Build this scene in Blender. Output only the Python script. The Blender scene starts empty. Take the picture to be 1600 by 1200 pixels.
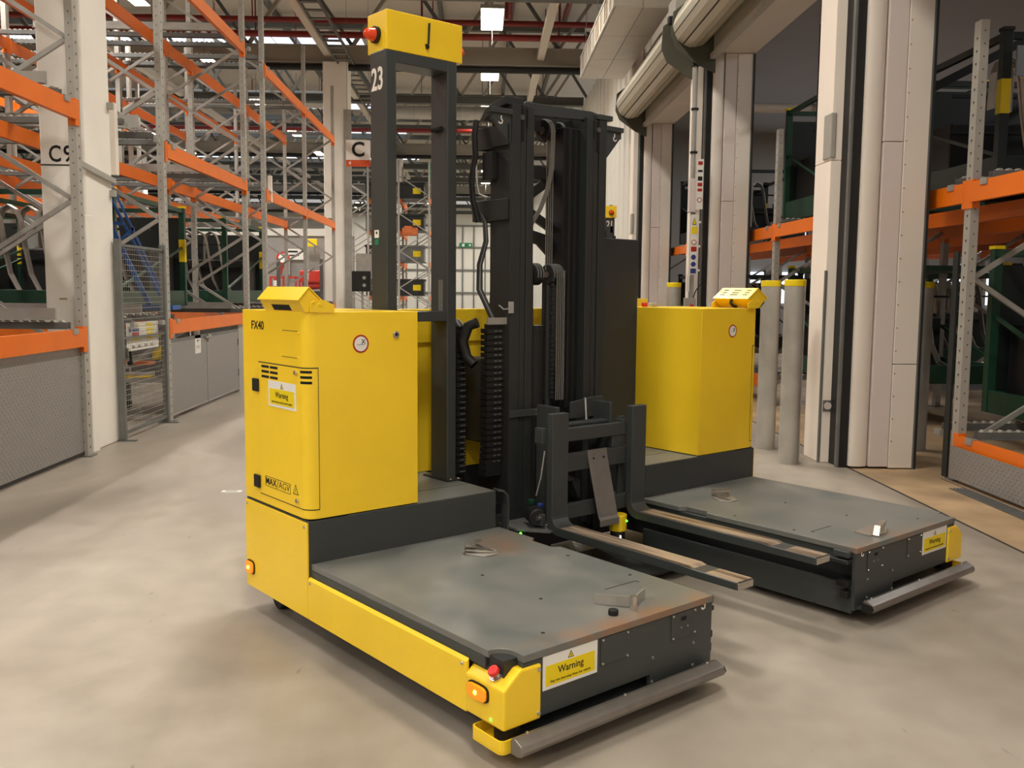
import bpy, bmesh, math, random
from mathutils import Vector, Matrix
random.seed(7)
PI = math.pi
S = bpy.context.scene
COL = S.collection

# ------------------------------------------------------------------ camera, world, exposure
F_PX, PITCH, ROLL, CAM_H, YAW = 1452.8, -0.100665, 0.008774, 1.55, math.radians(88.0675)
fw = Vector((math.cos(YAW)*math.cos(PITCH), math.sin(YAW)*math.cos(PITCH), math.sin(PITCH)))
rt = Vector((fw.y, -fw.x, 0)).normalized()
up = rt.cross(fw)
c_, s_ = math.cos(ROLL), math.sin(ROLL)
rt, up = rt*c_ + up*s_, up*c_ - rt*s_
cam = bpy.data.cameras.new('camera'); cam_o = bpy.data.objects.new('camera', cam); COL.objects.link(cam_o)
cam.sensor_fit = 'HORIZONTAL'; cam.sensor_width = 36.0; cam.lens = F_PX/1600*36.0
cam.clip_start = 0.05; cam.clip_end = 300
cam_o.matrix_world = Matrix(((rt.x, up.x, -fw.x, 0), (rt.y, up.y, -fw.y, 0), (rt.z, up.z, -fw.z, CAM_H), (0, 0, 0, 1)))
S.camera = cam_o
S.view_settings.view_transform = 'Standard'; S.view_settings.look = 'None'
S.view_settings.gamma = 1.0; S.view_settings.use_curve_mapping = False
S.view_settings.exposure = -0.36
S.cycles.max_bounces = 6; S.cycles.diffuse_bounces = 4; S.cycles.glossy_bounces = 3
S.cycles.transparent_max_bounces = 6; S.cycles.sample_clamp_indirect = 4.0
W = bpy.data.worlds.new('world'); S.world = W; W.use_nodes = True
W.node_tree.nodes['Background'].inputs[0].default_value = (1.0, 0.965, 0.91, 1)
W.node_tree.nodes['Background'].inputs[1].default_value = 0.6

LAMP_COL = (1.0, 0.94, 0.85)
def area(name, loc, sx, sy, watts, color=LAMP_COL, rot=(0, 0, 0), spread=180):
    l = bpy.data.lights.new(name, 'AREA'); l.shape = 'RECTANGLE'; l.size = sx; l.size_y = sy
    l.energy = watts; l.color = color; l.spread = math.radians(spread)
    o = bpy.data.objects.new(name, l); o.location = loc; o.rotation_euler = rot; COL.objects.link(o)
    return o
LAMP_Z = 7.8
AISLE_LAMPS = [(0.22, 0.6 + 5.45*k) for k in range(-4, 13)]
RACK_LAMPS = [(-7.0, 3.0 + 5.45*k) for k in range(-2, 8)] + [(-12.5, 3.0 + 5.45*k) for k in range(0, 8)]
for i, (x, y) in enumerate(AISLE_LAMPS):
    area('aisle_lamp_light', (x, y, LAMP_Z-0.03), 0.5, 1.6, 215, spread=140)
for i, (x, y) in enumerate(RACK_LAMPS):
    area('rack_lamp_light', (x, y, 7.27), 0.3, 1.4, 300, (1.0, 0.95, 0.88), spread=150)
END_FILL_LAMPS = [(-4.0, 70.0), (2.2, 70.0), (-9.0, 70.0)]  # fill lamps added to brighten the far wall, not known fixtures
for x, y in END_FILL_LAMPS: area('end_fill_light', (x, y, LAMP_Z-0.03), 0.5, 1.6, 420, spread=170)
for y in (9.0, 23.0): area('store_room_fill_light', (10.0, y, 6.4), 1.0, 5.0, 420, (0.97, 0.97, 0.97))  # unseen fill lights added to lift the dark store room

# ------------------------------------------------------------------ helpers
def lin(c):
    return tuple(((v/255)/12.92 if v/255 <= 0.04045 else ((v/255+0.055)/1.055)**2.4) for v in c) + (1,)

class NT:
    def __init__(s, m): s.t = m.node_tree; s.n = s.t.nodes; s.l = s.t.links
    def new(s, typ, **kw):
        nd = s.n.new(typ)
        for k, v in kw.items(): setattr(nd, k, v)
        return nd
    def link(s, a, b): s.l.new(a, b)

def mat(name, col, rough=0.5, metal=0.0, var=0.0, scale=6.0, bump=0.0, bscale=60.0, emit=None, estr=0.0, spec=None, col2=None, alpha=None):
    m = bpy.data.materials.new(name); m.use_nodes = True
    t = NT(m); b = t.n['Principled BSDF']
    c = lin(col); b.inputs['Base Color'].default_value = c
    b.inputs['Roughness'].default_value = rough; b.inputs['Metallic'].default_value = metal
    if spec is not None: b.inputs['Specular IOR Level'].default_value = spec
    if var > 0:
        tc = t.new('ShaderNodeTexCoord'); nz = t.new('ShaderNodeTexNoise'); nz.inputs['Scale'].default_value = scale
        nz.inputs['Detail'].default_value = 5; t.link(tc.outputs['Object'], nz.inputs['Vector'])
        mx = t.new('ShaderNodeMix', data_type='RGBA')
        d = lin(col2) if col2 else tuple(v*(1-var) for v in c[:3])+(1,)
        mx.inputs['A'].default_value = c; mx.inputs['B'].default_value = d
        rp = t.new('ShaderNodeMapRange'); rp.inputs['From Min'].default_value = 0.35; rp.inputs['From Max'].default_value = 0.68
        t.link(nz.outputs['Fac'], rp.inputs['Value']); t.link(rp.outputs['Result'], mx.inputs['Factor'])
        t.link(mx.outputs['Result'], b.inputs['Base Color'])
    if bump > 0:
        tc = t.new('ShaderNodeTexCoord'); nz = t.new('ShaderNodeTexNoise'); nz.inputs['Scale'].default_value = bscale
        t.link(tc.outputs['Object'], nz.inputs['Vector'])
        bp = t.new('ShaderNodeBump'); bp.inputs['Strength'].default_value = bump; bp.inputs['Distance'].default_value = 0.002
        t.link(nz.outputs['Fac'], bp.inputs['Height']); t.link(bp.outputs['Normal'], b.inputs['Normal'])
    if emit:
        b.inputs['Emission Color'].default_value = lin(emit); b.inputs['Emission Strength'].default_value = estr
    if alpha is not None:
        b.inputs['Alpha'].default_value = alpha
    return m

def link(o, parent=None):
    COL.objects.link(o)
    if parent is not None: o.parent = parent
    return o
def empty(name, loc=(0, 0, 0), rz=0.0):
    o = bpy.data.objects.new(name, None); o.location = loc; o.rotation_euler = (0, 0, rz); o.empty_display_size = 0.1
    return link(o)
def tag(o, label=None, cat=None, group=None, kind=None):
    if label: o['label'] = label
    if cat: o['category'] = cat
    if group: o['group'] = group
    if kind: o['kind'] = kind
    return o

class MB:
    """collects simple solids, then links them as ONE mesh object"""
    def __init__(s, M=None, mir=None): s.v = []; s.f = []; s.M = M; s.mir = mir
    def add(s, vs, fs):
        n = len(s.v)
        for p in vs:
            p = Vector(p)
            if s.M is not None: p = s.M @ p
            if s.mir is not None: p = Vector((p.x, s.mir - p.y, p.z))
            s.v.append(p)
        s.f += [tuple(i+n for i in f) for f in fs]
        return s
    def box(s, x0, x1, y0, y1, z0, z1):
        return s.add([(x0, y0, z0), (x1, y0, z0), (x1, y1, z0), (x0, y1, z0), (x0, y0, z1), (x1, y0, z1), (x1, y1, z1), (x0, y1, z1)],
                     [(0, 3, 2, 1), (4, 5, 6, 7), (0, 1, 5, 4), (1, 2, 6, 5), (2, 3, 7, 6), (3, 0, 4, 7)])
    def prism(s, poly, axis, lo, hi):
        n = len(poly)
        def P(a, b, h): return {'x': (h, a, b), 'y': (a, h, b), 'z': (a, b, h)}[axis]
        vs = [P(a, b, lo) for a, b in poly] + [P(a, b, hi) for a, b in poly]
        fs = [tuple(range(n))[::-1], tuple(range(n, 2*n))] + [(i, (i+1) % n, n+(i+1) % n, n+i) for i in range(n)]
        return s.add(vs, fs)
    def cyl(s, p0, p1, r, n=12, r1=None):
        p0, p1 = Vector(p0), Vector(p1); d = (p1-p0).normalized()
        a = d.orthogonal().normalized(); b = d.cross(a); r1 = r if r1 is None else r1
        vs = [p0 + (a*math.cos(2*PI*i/n) + b*math.sin(2*PI*i/n))*r for i in range(n)]
        vs += [p1 + (a*math.cos(2*PI*i/n) + b*math.sin(2*PI*i/n))*r1 for i in range(n)]
        fs = [tuple(range(n))[::-1], tuple(range(n, 2*n))] + [(i, (i+1) % n, n+(i+1) % n, n+i) for i in range(n)]
        return s.add(vs, fs)
    def bar(s, p0, p1, w, h, upv=(0, 0, 1)):
        p0, p1 = Vector(p0), Vector(p1); d = (p1-p0).normalized(); u = Vector(upv)
        if abs(d.dot(u)) > 0.98: u = Vector((1, 0, 0))
        r = d.cross(u).normalized(); u = r.cross(d)
        o = [(-w/2, -h/2), (w/2, -h/2), (w/2, h/2), (-w/2, h/2)]
        vs = [p0 + r*a + u*b for a, b in o] + [p1 + r*a + u*b for a, b in o]
        return s.add(vs, [(0, 3, 2, 1), (4, 5, 6, 7), (0, 1, 5, 4), (1, 2, 6, 5), (2, 3, 7, 6), (3, 0, 4, 7)])
    def tube(s, path, r, n=8):
        P = [Vector(p) for p in path]; rings = []
        a = None
        for i, p in enumerate(P):
            d = ((P[min(i+1, len(P)-1)] - P[max(i-1, 0)])).normalized()
            if a is None: a = d.orthogonal().normalized()
            else: a = (a - d*a.dot(d)).normalized()
            b = d.cross(a)
            rings.append([p + (a*math.cos(2*PI*k/n) + b*math.sin(2*PI*k/n))*r for k in range(n)])
        vs = [v for R in rings for v in R]; fs = []
        for i in range(len(P)-1):
            for k in range(n):
                fs.append((i*n+k, i*n+(k+1) % n, (i+1)*n+(k+1) % n, (i+1)*n+k))
        fs += [tuple(range(n))[::-1], tuple(range((len(P)-1)*n, len(P)*n))]
        return s.add(vs, fs)
    def strip(s, path, w, t, wdir):
        """a bent sheet: path of points, width along wdir, thickness t"""
        P = [Vector(p) for p in path]; wd = Vector(wdir).normalized(); vs = []
        for i, p in enumerate(P):
            d = ((P[min(i+1, len(P)-1)] - P[max(i-1, 0)])).normalized(); nn = d.cross(wd).normalized()
            vs += [p - wd*w/2 - nn*t/2, p + wd*w/2 - nn*t/2, p + wd*w/2 + nn*t/2, p - wd*w/2 + nn*t/2]
        fs = [(0, 1, 2, 3), tuple(len(vs)-4+k for k in (3, 2, 1, 0))]
        for i in range(len(P)-1):
            a, b = 4*i, 4*i+4
            for k in range(4): fs.append((a+k, b+k, b+(k+1) % 4, a+(k+1) % 4))
        return s.add(vs, fs)
    def sphere(s, c, r, n=10, m=6, sz=1.0):
        c = Vector(c); vs = []; fs = []
        for j in range(m+1):
            t = PI*j/m
            for i in range(n):
                vs.append(c + Vector((r*math.sin(t)*math.cos(2*PI*i/n), r*math.sin(t)*math.sin(2*PI*i/n), r*sz*math.cos(t))))
        for j in range(m):
            for i in range(n): fs.append((j*n+i, j*n+(i+1) % n, (j+1)*n+(i+1) % n, (j+1)*n+i))
        return s.add(vs, fs)
    def mesh(s, name):
        me = bpy.data.meshes.new(name)
        me.from_pydata([tuple(v) for v in s.v], [], s.f)
        bm = bmesh.new(); bm.from_mesh(me)
        bmesh.ops.remove_doubles(bm, verts=bm.verts, dist=1e-6)
        bmesh.ops.recalc_face_normals(bm, faces=bm.faces); bm.to_mesh(me); bm.free()
        return me
    def build(s, name, m, parent=None, bevel=0.0, smooth=False, kind=None, label=None):
        me = s.mesh(name); me.materials.append(m)
        if smooth:
            me.polygons.foreach_set('use_smooth', [True]*len(me.polygons))
            me.set_sharp_from_angle(angle=math.radians(40))
        o = bpy.data.objects.new(name, me)
        if bevel > 0:
            b = o.modifiers.new('bevel', 'BEVEL'); b.width = bevel; b.segments = 2; b.limit_method = 'ANGLE'; b.angle_limit = math.radians(35)
        link(o, parent)
        if kind: o['kind'] = kind
        if label: o['label'] = label
        return o

def text(s, size, m, parent, name, at, xdir, updir=(0, 0, 1), align='CENTER', bold=0.0, sx=1.0, depth=0.0006, space=1.0):
    cu = bpy.data.curves.new(name, 'FONT'); cu.body = s; cu.size = size; cu.align_x = align; cu.align_y = 'CENTER'
    cu.offset = bold; cu.extrude = depth; cu.resolution_u = 3; cu.space_character = space
    to = bpy.data.objects.new(name, cu); COL.objects.link(to)
    dg = bpy.context.evaluated_depsgraph_get(); me = bpy.data.meshes.new_from_object(to.evaluated_get(dg))
    bpy.data.objects.remove(to); bpy.data.curves.remove(cu)
    X = Vector(xdir).normalized(); U = Vector(updir).normalized(); N = X.cross(U)
    A = Vector(at)
    for v in me.vertices:
        p = v.co.copy(); v.co = A + X*p.x*sx + U*p.y + N*p.z
    me.materials.clear(); me.materials.append(m); me.name = name
    o = bpy.data.objects.new(name, me); link(o, parent)
    return o
def face_M(at, xdir, updir=(0, 0, 1)):
    X = Vector(xdir).normalized(); U = Vector(updir).normalized(); N = X.cross(U)
    return Matrix(((X.x, U.x, N.x, at[0]), (X.y, U.y, N.y, at[1]), (X.z, U.z, N.z, at[2]), (0, 0, 0, 1)))
def kids(o): return [c for c in COL.objects if c.parent == o]
CHILD = {}
def copy_tree(root, loc=None, rz=None, depth=0):
    if depth == 0:
        CHILD.clear()
        for o in COL.objects:
            if o.parent: CHILD.setdefault(o.parent.name, []).append(o)
    c = root.copy(); COL.objects.link(c)
    if loc is not None: c.location = loc
    if rz is not None: c.rotation_euler = (0, 0, rz)
    for ch in CHILD.get(root.name, []):
        d = copy_tree(ch, depth=depth+1); d.parent = c
    return c

# ------------------------------------------------------------------ materials
M = {}
M['yellow'] = mat('yellow_paint', (252, 212, 44), 0.34, 0, 0.06, 3, 0.05, 220)
M['yellow2'] = mat('bright_yellow', (240, 205, 20), 0.45)
M['dark'] = mat('charcoal_paint', (60, 64, 64), 0.42, 0.0, 0.12, 4, 0.06, 200)
M['dark2'] = mat('dark_slate', (38, 40, 40), 0.5)
M['black'] = mat('black_rubber', (14, 14, 15), 0.6)
M['pit'] = mat('pit_black', (6, 6, 6), 0.9)
M['chrome'] = mat('bright_steel', (205, 200, 190), 0.25, 0.9)
M['steel'] = mat('worn_steel', (140, 134, 124), 0.38, 0.75, 0.25, 9, 0.15, 90)
M['alu'] = mat('brushed_aluminium', (142, 137, 131), 0.42, 0.7, 0.12, 14)
M['galv'] = mat('galvanised_steel', (172, 170, 164), 0.45, 0.35, 0.18, 5)
M['galv2'] = mat('pale_galvanised', (178, 175, 168), 0.5, 0.2, 0.12, 5)
M['galv_dark'] = mat('dull_galvanised', (118, 120, 118), 0.5, 0.3, 0.2, 6)
M['orange'] = mat('orange_paint', (236, 116, 10), 0.42, 0, 0.08, 3)
M['white'] = mat('white_print', (236, 228, 218), 0.5)
M['offwhite'] = mat('column_white', (247, 243, 235), 0.55, 0, 0.06, 2.0, 0.03, 30)
M['jamb'] = mat('jamb_cream', (226, 218, 209), 0.5, 0, 0.05, 1.5)
M['casing_lit'] = mat('casing_lit_cream', (250, 240, 229), 0.5, 0, 0.04, 1.5)  # lighter copy of the jamb cream: stronger aisle light put into the colour
M['bollard'] = mat('bollard_galvanised', (186, 184, 177), 0.42, 0.35, 0.2, 4)
M['jamb2'] = mat('jamb_lilac_white', (216, 206, 202), 0.5, 0, 0.04, 1.5)
M['ink'] = mat('black_print', (14, 14, 14), 0.6)
M['signyellow'] = mat('sign_yellow', (240, 212, 0), 0.5)
M['signred'] = mat('sign_red', (170, 30, 22), 0.5)
M['signblue'] = mat('sign_blue', (40, 60, 130), 0.5)
M['signgreen'] = mat('sign_green', (20, 120, 80), 0.5)
M['red'] = mat('red_plastic', (214, 44, 40), 0.4)
M['redpaint'] = mat('red_paint', (196, 40, 24), 0.45)
M['pipered'] = mat('oxide_red_pipe', (122, 22, 14), 0.45, 0, 0.15, 3)
M['amber'] = mat('amber_lens', (244, 150, 20), 0.2, emit=(255, 160, 15), estr=0.35)
M['amberhot'] = mat('amber_bulb', (255, 190, 60), 0.2, emit=(255, 190, 70), estr=9)
M['beacon'] = mat('orange_beacon_lens', (232, 70, 20), 0.22)
M['led'] = mat('green_led', (90, 220, 50), 0.3, emit=(90, 255, 60), estr=5)
M['ledw'] = mat('white_led', (240, 240, 230), 0.3, emit=(255, 250, 235), estr=4)
M['lamp'] = mat('lamp_panel', (255, 240, 210), 0.4, emit=(255, 240, 214), estr=22)
M['sky'] = mat('skylight_pane', (200, 215, 230), 0.3, emit=(215, 228, 245), estr=2.2)
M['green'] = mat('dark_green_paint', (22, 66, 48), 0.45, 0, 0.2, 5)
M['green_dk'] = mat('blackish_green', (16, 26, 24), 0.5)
M['blue'] = mat('blue_paint', (38, 84, 150), 0.45)
M['silver'] = mat('bare_sheet_metal', (186, 180, 172), 0.35, 0.6, 0.12, 8)
M['beam'] = mat('roof_steel_beige', (158, 152, 140), 0.6, 0, 0.12, 1.2)
M['beam2'] = mat('roof_steel_grey', (98, 98, 92), 0.6, 0, 0.12, 1.2)
M['beamwhite'] = mat('roof_steel_white', (196, 188, 174), 0.6)
M['duct'] = mat('duct_sheet', (202, 198, 190), 0.45, 0.15, 0.08, 2)
M['seam'] = mat('dark_seam', (40, 38, 34), 0.7)
M['shutter'] = mat('shutter_slat', (186, 180, 164), 0.45, 0.2)
M['olive'] = mat('olive_end_plate', (78, 78, 66), 0.55)
M['clad'] = mat('wall_cladding', (222, 220, 212), 0.45, 0.0)
M['greywall'] = mat('grey_wall', (150, 146, 142), 0.6, 0, 0.06, 1)
M['lid'] = mat('grey_lid', (120, 122, 122), 0.5)
M['paper'] = mat('paper_white', (232, 230, 224), 0.6)
M['bronze'] = mat('deflector_stainless', (150, 147, 143), 0.4, 0.6, 0.2, 6)
M['orangebox'] = mat('orange_wrap', (205, 110, 60), 0.5)

def floor_mat():
    m = bpy.data.materials.new('polished_concrete'); m.use_nodes = True; t = NT(m); b = t.n['Principled BSDF']
    tc = t.new('ShaderNodeTexCoord')
    n1 = t.new('ShaderNodeTexNoise'); n1.inputs['Scale'].default_value = 0.55; n1.inputs['Detail'].default_value = 6; n1.inputs['Distortion'].default_value = 0.6
    n2 = t.new('ShaderNodeTexNoise'); n2.inputs['Scale'].default_value = 5; n2.inputs['Detail'].default_value = 6
    mp = t.new('ShaderNodeMapping'); mp.inputs['Scale'].default_value = (1.6, 0.35, 1)
    t.link(tc.outputs['Object'], mp.inputs['Vector']); t.link(mp.outputs['Vector'], n1.inputs['Vector']); t.link(tc.outputs['Object'], n2.inputs['Vector'])
    r1 = t.new('ShaderNodeValToRGB'); r1.color_ramp.elements[0].position = 0.32; r1.color_ramp.elements[1].position = 0.7
    r1.color_ramp.elements[0].color = lin((130, 122, 111)); r1.color_ramp.elements[1].color = lin((178, 169, 156))
    t.link(n1.outputs['Fac'], r1.inputs['Fac'])
    mx = t.new('ShaderNodeMix', data_type='RGBA', blend_type='MULTIPLY'); mx.inputs['Factor'].default_value = 0.35
    r2 = t.new('ShaderNodeValToRGB'); r2.color_ramp.elements[0].position = 0.35; r2.color_ramp.elements[1].position = 0.65
    r2.color_ramp.elements[0].color = (0.62, 0.6, 0.57, 1); r2.color_ramp.elements[1].color = (1, 1, 1, 1)
    t.link(n2.outputs['Fac'], r2.inputs['Fac']); t.link(r1.outputs['Color'], mx.inputs['A']); t.link(r2.outputs['Color'], mx.inputs['B'])
    # sparse dark scuffs
    n3 = t.new('ShaderNodeTexNoise'); n3.inputs['Scale'].default_value = 16; n3.inputs['Detail'].default_value = 3
    mp3 = t.new('ShaderNodeMapping'); mp3.inputs['Scale'].default_value = (1.0, 0.25, 1); mp3.inputs['Rotation'].default_value = (0, 0, 0.5)
    t.link(tc.outputs['Object'], mp3.inputs['Vector']); t.link(mp3.outputs['Vector'], n3.inputs['Vector'])
    r3 = t.new('ShaderNodeMapRange'); r3.inputs['From Min'].default_value = 0.70; r3.inputs['From Max'].default_value = 0.78
    r3.inputs['To Max'].default_value = 0.55
    t.link(n3.outputs['Fac'], r3.inputs['Value'])
    m3 = t.new('ShaderNodeMix', data_type='RGBA'); m3.inputs['B'].default_value = lin((84, 78, 70))
    t.link(r3.outputs['Result'], m3.inputs['Factor']); t.link(mx.outputs['Result'], m3.inputs['A'])
    t.link(m3.outputs['Result'], b.inputs['Base Color'])
    rr = t.new('ShaderNodeMapRange'); rr.inputs['To Min'].default_value = 0.30; rr.inputs['To Max'].default_value = 0.52
    t.link(n2.outputs['Fac'], rr.inputs['Value']); t.link(rr.outputs['Result'], b.inputs['Roughness'])
    bp = t.new('ShaderNodeBump'); bp.inputs['Strength'].default_value = 0.06; t.link(n2.outputs['Fac'], bp.inputs['Height']); t.link(bp.outputs['Normal'], b.inputs['Normal'])
    return m
M['floor'] = floor_mat()
M['apron'] = mat('brown_concrete', (186, 158, 122), 0.55, 0, 0.3, 1.4, 0.1, 20, col2=(132, 112, 88))

def deck_mat():
    """grey painted steel deck: worn, with rust rubbed in along the front lip and at the inner corners (vehicle-local coordinates)"""
    m = bpy.data.materials.new('deck_paint'); m.use_nodes = True; t = NT(m); b = t.n['Principled BSDF']
    tc = t.new('ShaderNodeTexCoord')
    n1 = t.new('ShaderNodeTexNoise'); n1.inputs['Scale'].default_value = 3.2; n1.inputs['Detail'].default_value = 8; n1.inputs['Distortion'].default_value = 0.4
    t.link(tc.outputs['Object'], n1.inputs['Vector'])
    r1 = t.new('ShaderNodeValToRGB'); e = r1.color_ramp.elements
    e[0].position = 0.3; e[0].color = lin((98, 102, 100)); e[1].position = 0.75; e[1].color = lin((122, 121, 114))
    t.link(n1.outputs['Fac'], r1.inputs['Fac'])
    sp = t.new('ShaderNodeSeparateXYZ'); t.link(tc.outputs['Object'], sp.inputs['Vector'])
    n2 = t.new('ShaderNodeTexNoise'); n2.inputs['Scale'].default_value = 4.5; n2.inputs['Detail'].default_value = 5
    t.link(tc.outputs['Object'], n2.inputs['Vector'])
    f1 = t.new('ShaderNodeMapRange'); f1.inputs['From Min'].default_value = -0.11; f1.inputs['From Max'].default_value = -0.01
    t.link(sp.outputs['X'], f1.inputs['Value'])
    f2 = t.new('ShaderNodeMath', operation='MULTIPLY'); t.link(f1.outputs['Result'], f2.inputs[0])
    f3 = t.new('ShaderNodeMapRange'); f3.inputs['From Min'].default_value = 0.42; f3.inputs['From Max'].default_value = 0.6
    t.link(n2.outputs['Fac'], f3.inputs['Value']); t.link(f3.outputs['Result'], f2.inputs[1])
    # rust streak beside the rear handle, running to the inner edge
    d1 = t.new('ShaderNodeVectorMath', operation='DISTANCE'); d1.inputs[1].default_value = (-1.06, 0.92, 0.36)
    t.link(tc.outputs['Object'], d1.inputs[0])
    g1 = t.new('ShaderNodeMapRange'); g1.inputs['From Min'].default_value = 0.24; g1.inputs['From Max'].default_value = 0.03
    t.link(d1.outputs['Value'], g1.inputs['Value'])
    g2 = t.new('ShaderNodeMath', operation='MULTIPLY'); t.link(g1.outputs['Result'], g2.inputs[0]); t.link(f3.outputs['Result'], g2.inputs[1])
    mxx = t.new('ShaderNodeMath', operation='MAXIMUM'); t.link(f2.outputs['Value'], mxx.inputs[0]); t.link(g2.outputs['Value'], mxx.inputs[1])
    mx = t.new('ShaderNodeMix', data_type='RGBA'); mx.inputs['B'].default_value = lin((150, 104, 66))
    sc = t.new('ShaderNodeMath', operation='MULTIPLY'); sc.inputs[1].default_value = 0.6; t.link(mxx.outputs['Value'], sc.inputs[0])
    t.link(sc.outputs['Value'], mx.inputs['Factor']); t.link(r1.outputs['Color'], mx.inputs['A'])
    t.link(mx.outputs['Result'], b.inputs['Base Color'])
    rr = t.new('ShaderNodeMapRange'); rr.inputs['To Min'].default_value = 0.22; rr.inputs['To Max'].default_value = 0.5
    t.link(n1.outputs['Fac'], rr.inputs['Value']); t.link(rr.outputs['Result'], b.inputs['Roughness'])
    return m
M['deck'] = deck_mat()

def fork_mat():
    m = bpy.data.materials.new('fork_worn_top'); m.use_nodes = True; t = NT(m); b = t.n['Principled BSDF']
    tc = t.new('ShaderNodeTexCoord'); mp = t.new('ShaderNodeMapping'); mp.inputs['Scale'].default_value = (1.2, 26, 1)
    nz = t.new('ShaderNodeTexNoise'); nz.inputs['Scale'].default_value = 1.6; nz.inputs['Detail'].default_value = 6
    t.link(tc.outputs['Object'], mp.inputs['Vector']); t.link(mp.outputs['Vector'], nz.inputs['Vector'])
    r = t.new('ShaderNodeValToRGB'); e = r.color_ramp.elements
    e[0].position = 0.36; e[0].color = lin((104, 84, 62)); e[1].position = 0.58; e[1].color = lin((186, 168, 148))
    t.link(nz.outputs['Fac'], r.inputs['Fac']); t.link(r.outputs['Color'], b.inputs['Base Color'])
    b.inputs['Metallic'].default_value = 0.55; b.inputs['Roughness'].default_value = 0.42
    return m
M['forktop'] = fork_mat()

def tread_mat():
    """steel sheet with raised lens-shaped treads: fine relief only"""
    m = bpy.data.materials.new('tread_plate'); m.use_nodes = True; t = NT(m); b = t.n['Principled BSDF']
    b.inputs['Base Color'].default_value = lin((150, 148, 146)); b.inputs['Metallic'].default_value = 0.35; b.inputs['Roughness'].default_value = 0.42
    tc = t.new('ShaderNodeTexCoord'); sp = t.new('ShaderNodeSeparateXYZ'); t.link(tc.outputs['Object'], sp.inputs['Vector'])
    def sn(out, k):
        a = t.new('ShaderNodeMath', operation='MULTIPLY'); a.inputs[1].default_value = k; t.link(out, a.inputs[0])
        s = t.new('ShaderNodeMath', operation='SINE'); t.link(a.outputs[0], s.inputs[0]); return s.outputs[0]
    p = t.new('ShaderNodeMath', operation='MULTIPLY'); t.link(sn(sp.outputs['Y'], 2*PI/0.056), p.inputs[0]); t.link(sn(sp.outputs['Z'], 2*PI/0.056), p.inputs[1])
    r = t.new('ShaderNodeMapRange'); r.inputs['From Min'].default_value = 0.2; r.inputs['From Max'].default_value = 0.7; t.link(p.outputs[0], r.inputs['Value'])
    bp = t.new('ShaderNodeBump'); bp.inputs['Strength'].default_value = 0.7; bp.inputs['Distance'].default_value = 0.004
    t.link(r.outputs['Result'], bp.inputs['Height']); t.link(bp.outputs['Normal'], b.inputs['Normal'])
    return m
M['tread'] = tread_mat()
# ------------------------------------------------------------------ the building
def st(o): o['kind'] = 'structure'; return o
WX = 3.28                                  # aisle face of the right wall
fl = st(MB().box(-26, WX, -24, 82, -0.10, 0.0).build('floor', M['floor']))
ap = st(MB().box(WX, 20, -24, 30, -0.10, 0.0).build('floor', M['apron']))
MB().box(WX-0.012, WX+0.010, -3, 13.5, -0.001, 0.0012).build('floor_joint', M['seam'], fl)
MB().box(-3.66, 3.2, 26.0, 26.012, -0.001, 0.001).build('floor_joint', M['seam'], fl)
MB().box(WX+0.6, WX+0.612, 2.6, 7.6, -0.001, 0.0012).build('floor_joint', M['seam'], ap)
st(MB().box(-26, 24, 75, 75.3, 0, 8.2).build('wall_far', M['clad']))
st(MB().box(-26.3, -26, -24, 80, 0, 10.5).build('wall_left', M['clad']))
# far end wall: grid of steel rails on pale panels
w = empty('trim_1', (0, 75, 0)); st(w)
for k in range(14): MB().box(-6+k*0.9-0.05, -6+k*0.9+0.05, -0.08, 0.0, 0, 6.6).build('wall_post', M['galv_dark'], w)
for z in (1.3, 3.1, 4.9, 6.6): MB().box(-6, 5.8, -0.12, -0.04, z-0.06, z+0.06).build('wall_rail', M['galv_dark'], w)
# roof deck with skylight strips over the racking
rf = MB()
ys = [-24, 27.0, 29.0, 33.2, 35.2, 43.5, 46.5, 50.5, 53.5, 61, 64, 82]
rf.box(-4.2, 24, -24, 82, 10.2, 10.35)
rf.box(-26, -20, -24, 82, 10.2, 10.35)
for i in range(0, len(ys), 2): rf.box(-20, -4.2, ys[i], ys[i+1], 10.2, 10.35)
st(rf.build('ceiling', M['beamwhite']))
n = 0
for i in range(1, len(ys)-1, 2):
    x = -20.0
    while x < -4.3:
        n += 1
        o = st(MB().box(x+0.04, x+1.54, ys[i]+0.03, ys[i+1]-0.03, 10.22, 10.26).build('window_%d' % n, M['sky'])); x += 1.58
# roof steel: cross beams, trusses, long purlins
for k in range(-4, 10):
    y = 25.2 + 5.45*k
    white = k in (0, 3, 6)
    m = M['beam'] if white else M['beam2']
    b = MB(); z0, z1 = (7.40, 7.86) if white else (7.46, 7.72)
    b.box(-25.9, WX-0.02, y-0.012, y+0.012, z0, z1).box(-25.9, WX-0.02, y-0.13, y+0.13, z0, z0+0.025).box(-25.9, WX-0.02, y-0.13, y+0.13, z1-0.025, z1)
    o = st(b.build('roof_beam', m))
    if white: MB().cyl((-25.8, y-0.05, 7.30), (WX-0.05, y-0.05, 7.30), 0.085, 12).build('black_trunking', M['black'], o, smooth=True)
    MB().box(-25.9, WX-0.02, y-0.10, y+0.10, 9.75, 9.98).build('top_chord', M['beam2'], o)
    x = -25.0; i = 0
    while x < 2.0:
        MB().bar((x, y, z1), (x+1.35, y, 9.78), 0.09, 0.11, (0, 1, 0)).build('web_member', M['beam'], o)
        MB().bar((x+1.35, y, 9.78), (x+2.7, y, z1), 0.09, 0.11, (0, 1, 0)).build('web_member', M['beam2'], o)
        x += 2.7
for x, z in ((-4.02, 7.66), (1.52, 7.66), (-9.5, 7.66), (-15, 7.66)):
    st(MB().box(x-0.09, x+0.09, 5, 72, z-0.10, z+0.06).build('roof_purlin', M['beamwhite']))
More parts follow.
